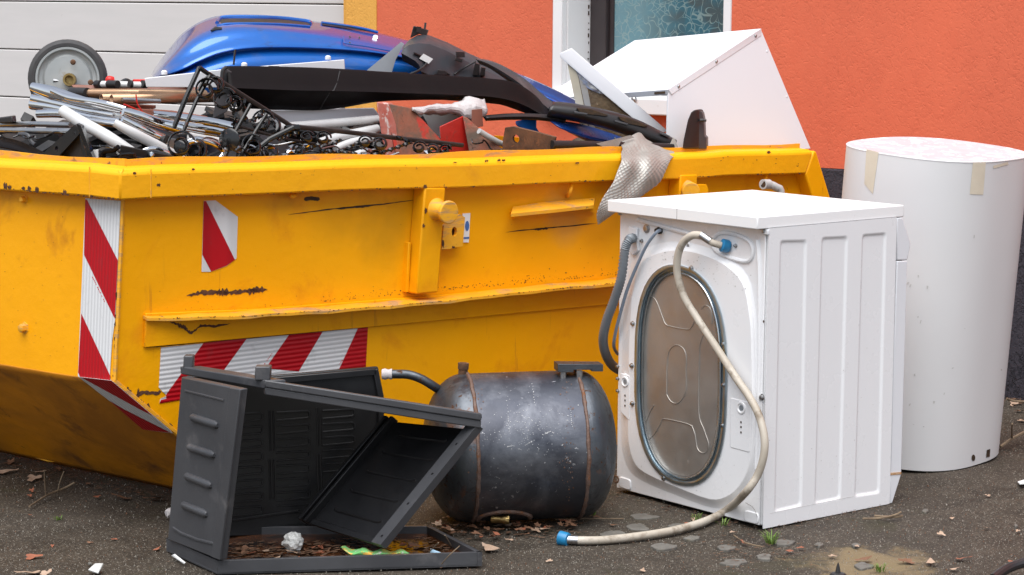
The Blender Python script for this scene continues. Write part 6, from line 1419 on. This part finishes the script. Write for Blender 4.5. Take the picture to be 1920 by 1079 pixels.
twig(((846, 1024, .02), (838, 1010, .05), (834, 1004, .07)), .0016, 'short dry stalk at the back right corner of the tray')
twig(((1040, 974, .004), (1100, 973, .006), (1170, 973, .006)), .002, 'thin straw lying between the tank and the hose')
twig(((1376, 1004, .003), (1398, 1018, .004), (1430, 1026, .003)), .0022, 'reddish bent stem near the grass by the washing machine')
for i, (x, y, rx, ry, lab) in enumerate(((1150, 1003, 34, 9, 'pale flat stone under the hose, left one'), (1208, 968, 26, 6, 'pale flat stone near the tank dome'), (1195, 988, 26, 7, 'pale flat stone between the tank and the hose'), (1245, 1024, 24, 7, 'pale flat stone just below the middle of the hose'), (1362, 1026, 18, 6, 'pale flat stone left of the grass tuft'), (1376, 1053, 30, 7, 'pale flat stone at the bottom edge below the hose'), (1432, 1043, 20, 6, 'pale flat stone right of the bent red stem'), (1470, 1016, 22, 6, 'pale stone right of the grass tuft'), (1620, 1060, 17, 7, 'grey stone in the patch of sand'), (1536, 1020, 9, 4, 'small grey stone right of the washing machine corner'), (1735, 957, 7, 4, 'tiny pale stone in the open yard on the right'), (1298, 1008, 16, 5, 'pale flat stone close beside the hose'), (1270, 985, 18, 5, 'pale flat stone behind the hose by the washing machine'), (1605, 1021, 8, 4, 'small pinkish stone left of the sand patch'), (1905, 985, 3, 3, 'tiny dark stone at the far right'))):
    rr = random.Random(i); n = 22; ph_ = rr.uniform(0, 6); k1, k2 = rr.uniform(.1, .25), rr.uniform(.05, .16)
    top = [ground(x+rx*math.cos(6.283*q/n)*(.85+k1*math.sin(12.566*q/n+ph_)+k2*math.sin(31.4*q/n+ph_*2)), y+ry*math.sin(6.283*q/n)*(.85+k1*math.sin(18.85*q/n+ph_)+k2*math.sin(31.4*q/n+ph_)), .0012) for q in range(n)]
    single(MB().prism(top, -Z*.014), 'flat_stone', 'stone', lab, 'stone', bevel=.002)
def tuft(x, y, n, h, label):
    rr = random.Random(int(x)); mb = MB(); p = ground(x, y)
    for i in range(n):
        a = rr.uniform(0, 6.28); hh = h*rr.uniform(.5, 1); ln = rr.uniform(.3, 1)*h; d = V((math.cos(a), math.sin(a), 0)); s = V((-d.y, d.x, 0))*.0016; b0 = p+d*rr.uniform(0, .014)
        m1 = b0+d*ln*.4+Z*hh*.75; t1_ = b0+d*ln+Z*hh*.95
        mb.poly([b0-s, b0+s, m1+s*.8, m1-s*.8]); mb.poly([m1-s*.8, m1+s*.8, t1_])
    single(mb, 'grass_tuft', 'grass', label, 'grass tuft', smooth=False, recalc=False)
tuft(1446, 1020, 36, .035, 'green grass tuft in front of the washing machine corner'); tuft(1650, 1072, 22, .024, 'small green grass tuft in the sand at the bottom')
tuft(1306, 976, 14, .022, 'small grass tuft behind the hose under the washing machine'); tuft(1356, 985, 12, .02, 'tiny grass tuft under the washing machine edge right of the hose'); tuft(111, 975, 14, .012, 'tiny green moss tuft on the left asphalt'); tuft(1905, 744, 26, .03, 'grass tuft at the wall foot on the far right')
tuft(1110, 966, 18, .03, 'dry looking grass tuft beside the tank dome')
# plastic bits
o = MB().prism([ground(165, 1068, .012), ground(178, 1056, .02), ground(194, 1056, .02), ground(184, 1074, .012)], V((0, .004, -.006))).build('clear_shard', M['clear_ice'], bevel=.002); tag(o, 'clear plastic shard lying on the asphalt at the bottom left', 'plastic shard')
o = blob(ground(169, 1058, .006), .007, 5, (1, 1, .8), 1).build('white_pebble', M['stone']); tag(o, 'small white pebble beside the clear plastic shard', 'pebble')
o = MB().lathe(ground(1571, 1078, 0), Z, [(0, .022), (.004, .018), (.006, .007), (.022, .004), (.032, .0006)], 8).build('black_spike', M['black_plastic']); tag(o, 'small black plastic spike standing at the bottom edge by the sand', 'plastic spike')
o = MB().tube([ground(1862, 1085, .02), ground(1890, 1066, .03), ground(1930, 1052, .04)], .012, 10, smooth=4).build('black_hose_end', M['black_plastic']); tag(o, 'black rounded object cut off by the bottom right corner', 'hose')
o = MB().prism([ground(1908, 905, .002), ground(1925, 900, .002), ground(1925, 908, .01), ground(1912, 909, .01)], Z*.003).build('paper_scrap', M['paper']); tag(o, 'white paper scrap at the right edge of the yard', 'paper scrap')
# leaf crumbs gathered against the foot of things
rn = random.Random(19); lm = MB()
def crumb(p, r):
    a = rn.uniform(0, 6.28); t_ = rn.uniform(-.5, .5); i0 = len(lm.v); n_ = 5
    lm.v += [p+V((r*math.cos(a+6.283*q/n_)*rn.uniform(.5, 1.1), r*.6*math.sin(a+6.283*q/n_)*rn.uniform(.5, 1.1), .0015+abs(t_)*r*(1+math.cos(a+6.283*q/n_))*.4)) for q in range(n_)]; lm.f.append(tuple(range(i0, i0+n_)))
for i in range(420): crumb(ground(rn.triangular(770, 1120, 940), rn.triangular(966, 1012, 982)), rn.uniform(.003, .011))
for i in range(160): t = rn.random(); crumb(lerp(G0, G1, t)+SK_M*abs(rn.gauss(.01, .05))+V((0, 0, -.012)), rn.uniform(.003, .011))
for i in range(130): t = rn.random(); crumb(WN-WU*WW*t+WO*abs(rn.gauss(.01, .05)), rn.uniform(.002, .007))
for i in range(90): t = rn.random(); crumb(WN+WV*WD*t+WSN*abs(rn.gauss(.0, .03)), rn.uniform(.002, .006))
for i in range(140): crumb(ground(rn.gauss(1420, 90), rn.gauss(1030, 16)), rn.uniform(.002, .008))
for i in range(220): crumb(ground(rn.uniform(0, 1920), rn.uniform(880, 1079)), rn.uniform(.002, .006))
for i in range(420):
    u, v = rn.random(), rn.random(); p = lerp(lerp(tF, tR, .05+u*.9), lerp(tL+V((.1, .05, 0)), tB, .05+u*.9), .12+.74*v); crumb(p+Z*(wz+.001), rn.uniform(.004, .014))
for i in range(60): crumb(ground(rn.uniform(1880, 1920), rn.uniform(742, 760)), rn.uniform(.004, .012))
o = lm.build('leaf_litter', M['litter'], kind='stuff', smooth=False, recalc=False, weld=False); o['label'] = 'fine brown leaf crumbs gathered at the feet of the things on the yard'; o['category'] = 'leaf litter'
# loose pale grit
rn = random.Random(9); gm = MB(); dk = MB()
for i in range(3600):
    x, y = rn.uniform(-20, 1940), 745+(1079-745)*rn.random()**.8; p = ground(x, y)
    if p.y > 7.8: continue
    r = rn.uniform(.0007, .0016)*(2.0 if rn.random() < .04 else 1); b_ = len(gm.v); a = rn.uniform(0, 6.28)
    tgt = gm if rn.random() < .72 else dk; b_ = len(tgt.v)
    tgt.v += [p+V((r*math.cos(a+q*2.094), r*math.sin(a+q*2.094), -.003)) for q in range(3)]+[p+V((r*.8*math.cos(a+q*2.094+.4), r*.8*math.sin(a+q*2.094+.4), r*.35)) for q in range(3)]
    tgt.f += [(b_, b_+1, b_+4, b_+3), (b_+1, b_+2, b_+5, b_+4), (b_+2, b_, b_+3, b_+5), (b_+3, b_+4, b_+5)]
for m_, k, lab in ((gm, 'grit', 'pale grit scattered over the asphalt'), (dk, 'leaf_brown', 'brown crumbs of leaf and dirt scattered over the asphalt')):
    o = m_.build('loose_grit', M[k], kind='stuff', smooth=False, recalc=False, weld=False); o['label'] = lab; o['category'] = 'grit'
bpy.context.view_layer.update()
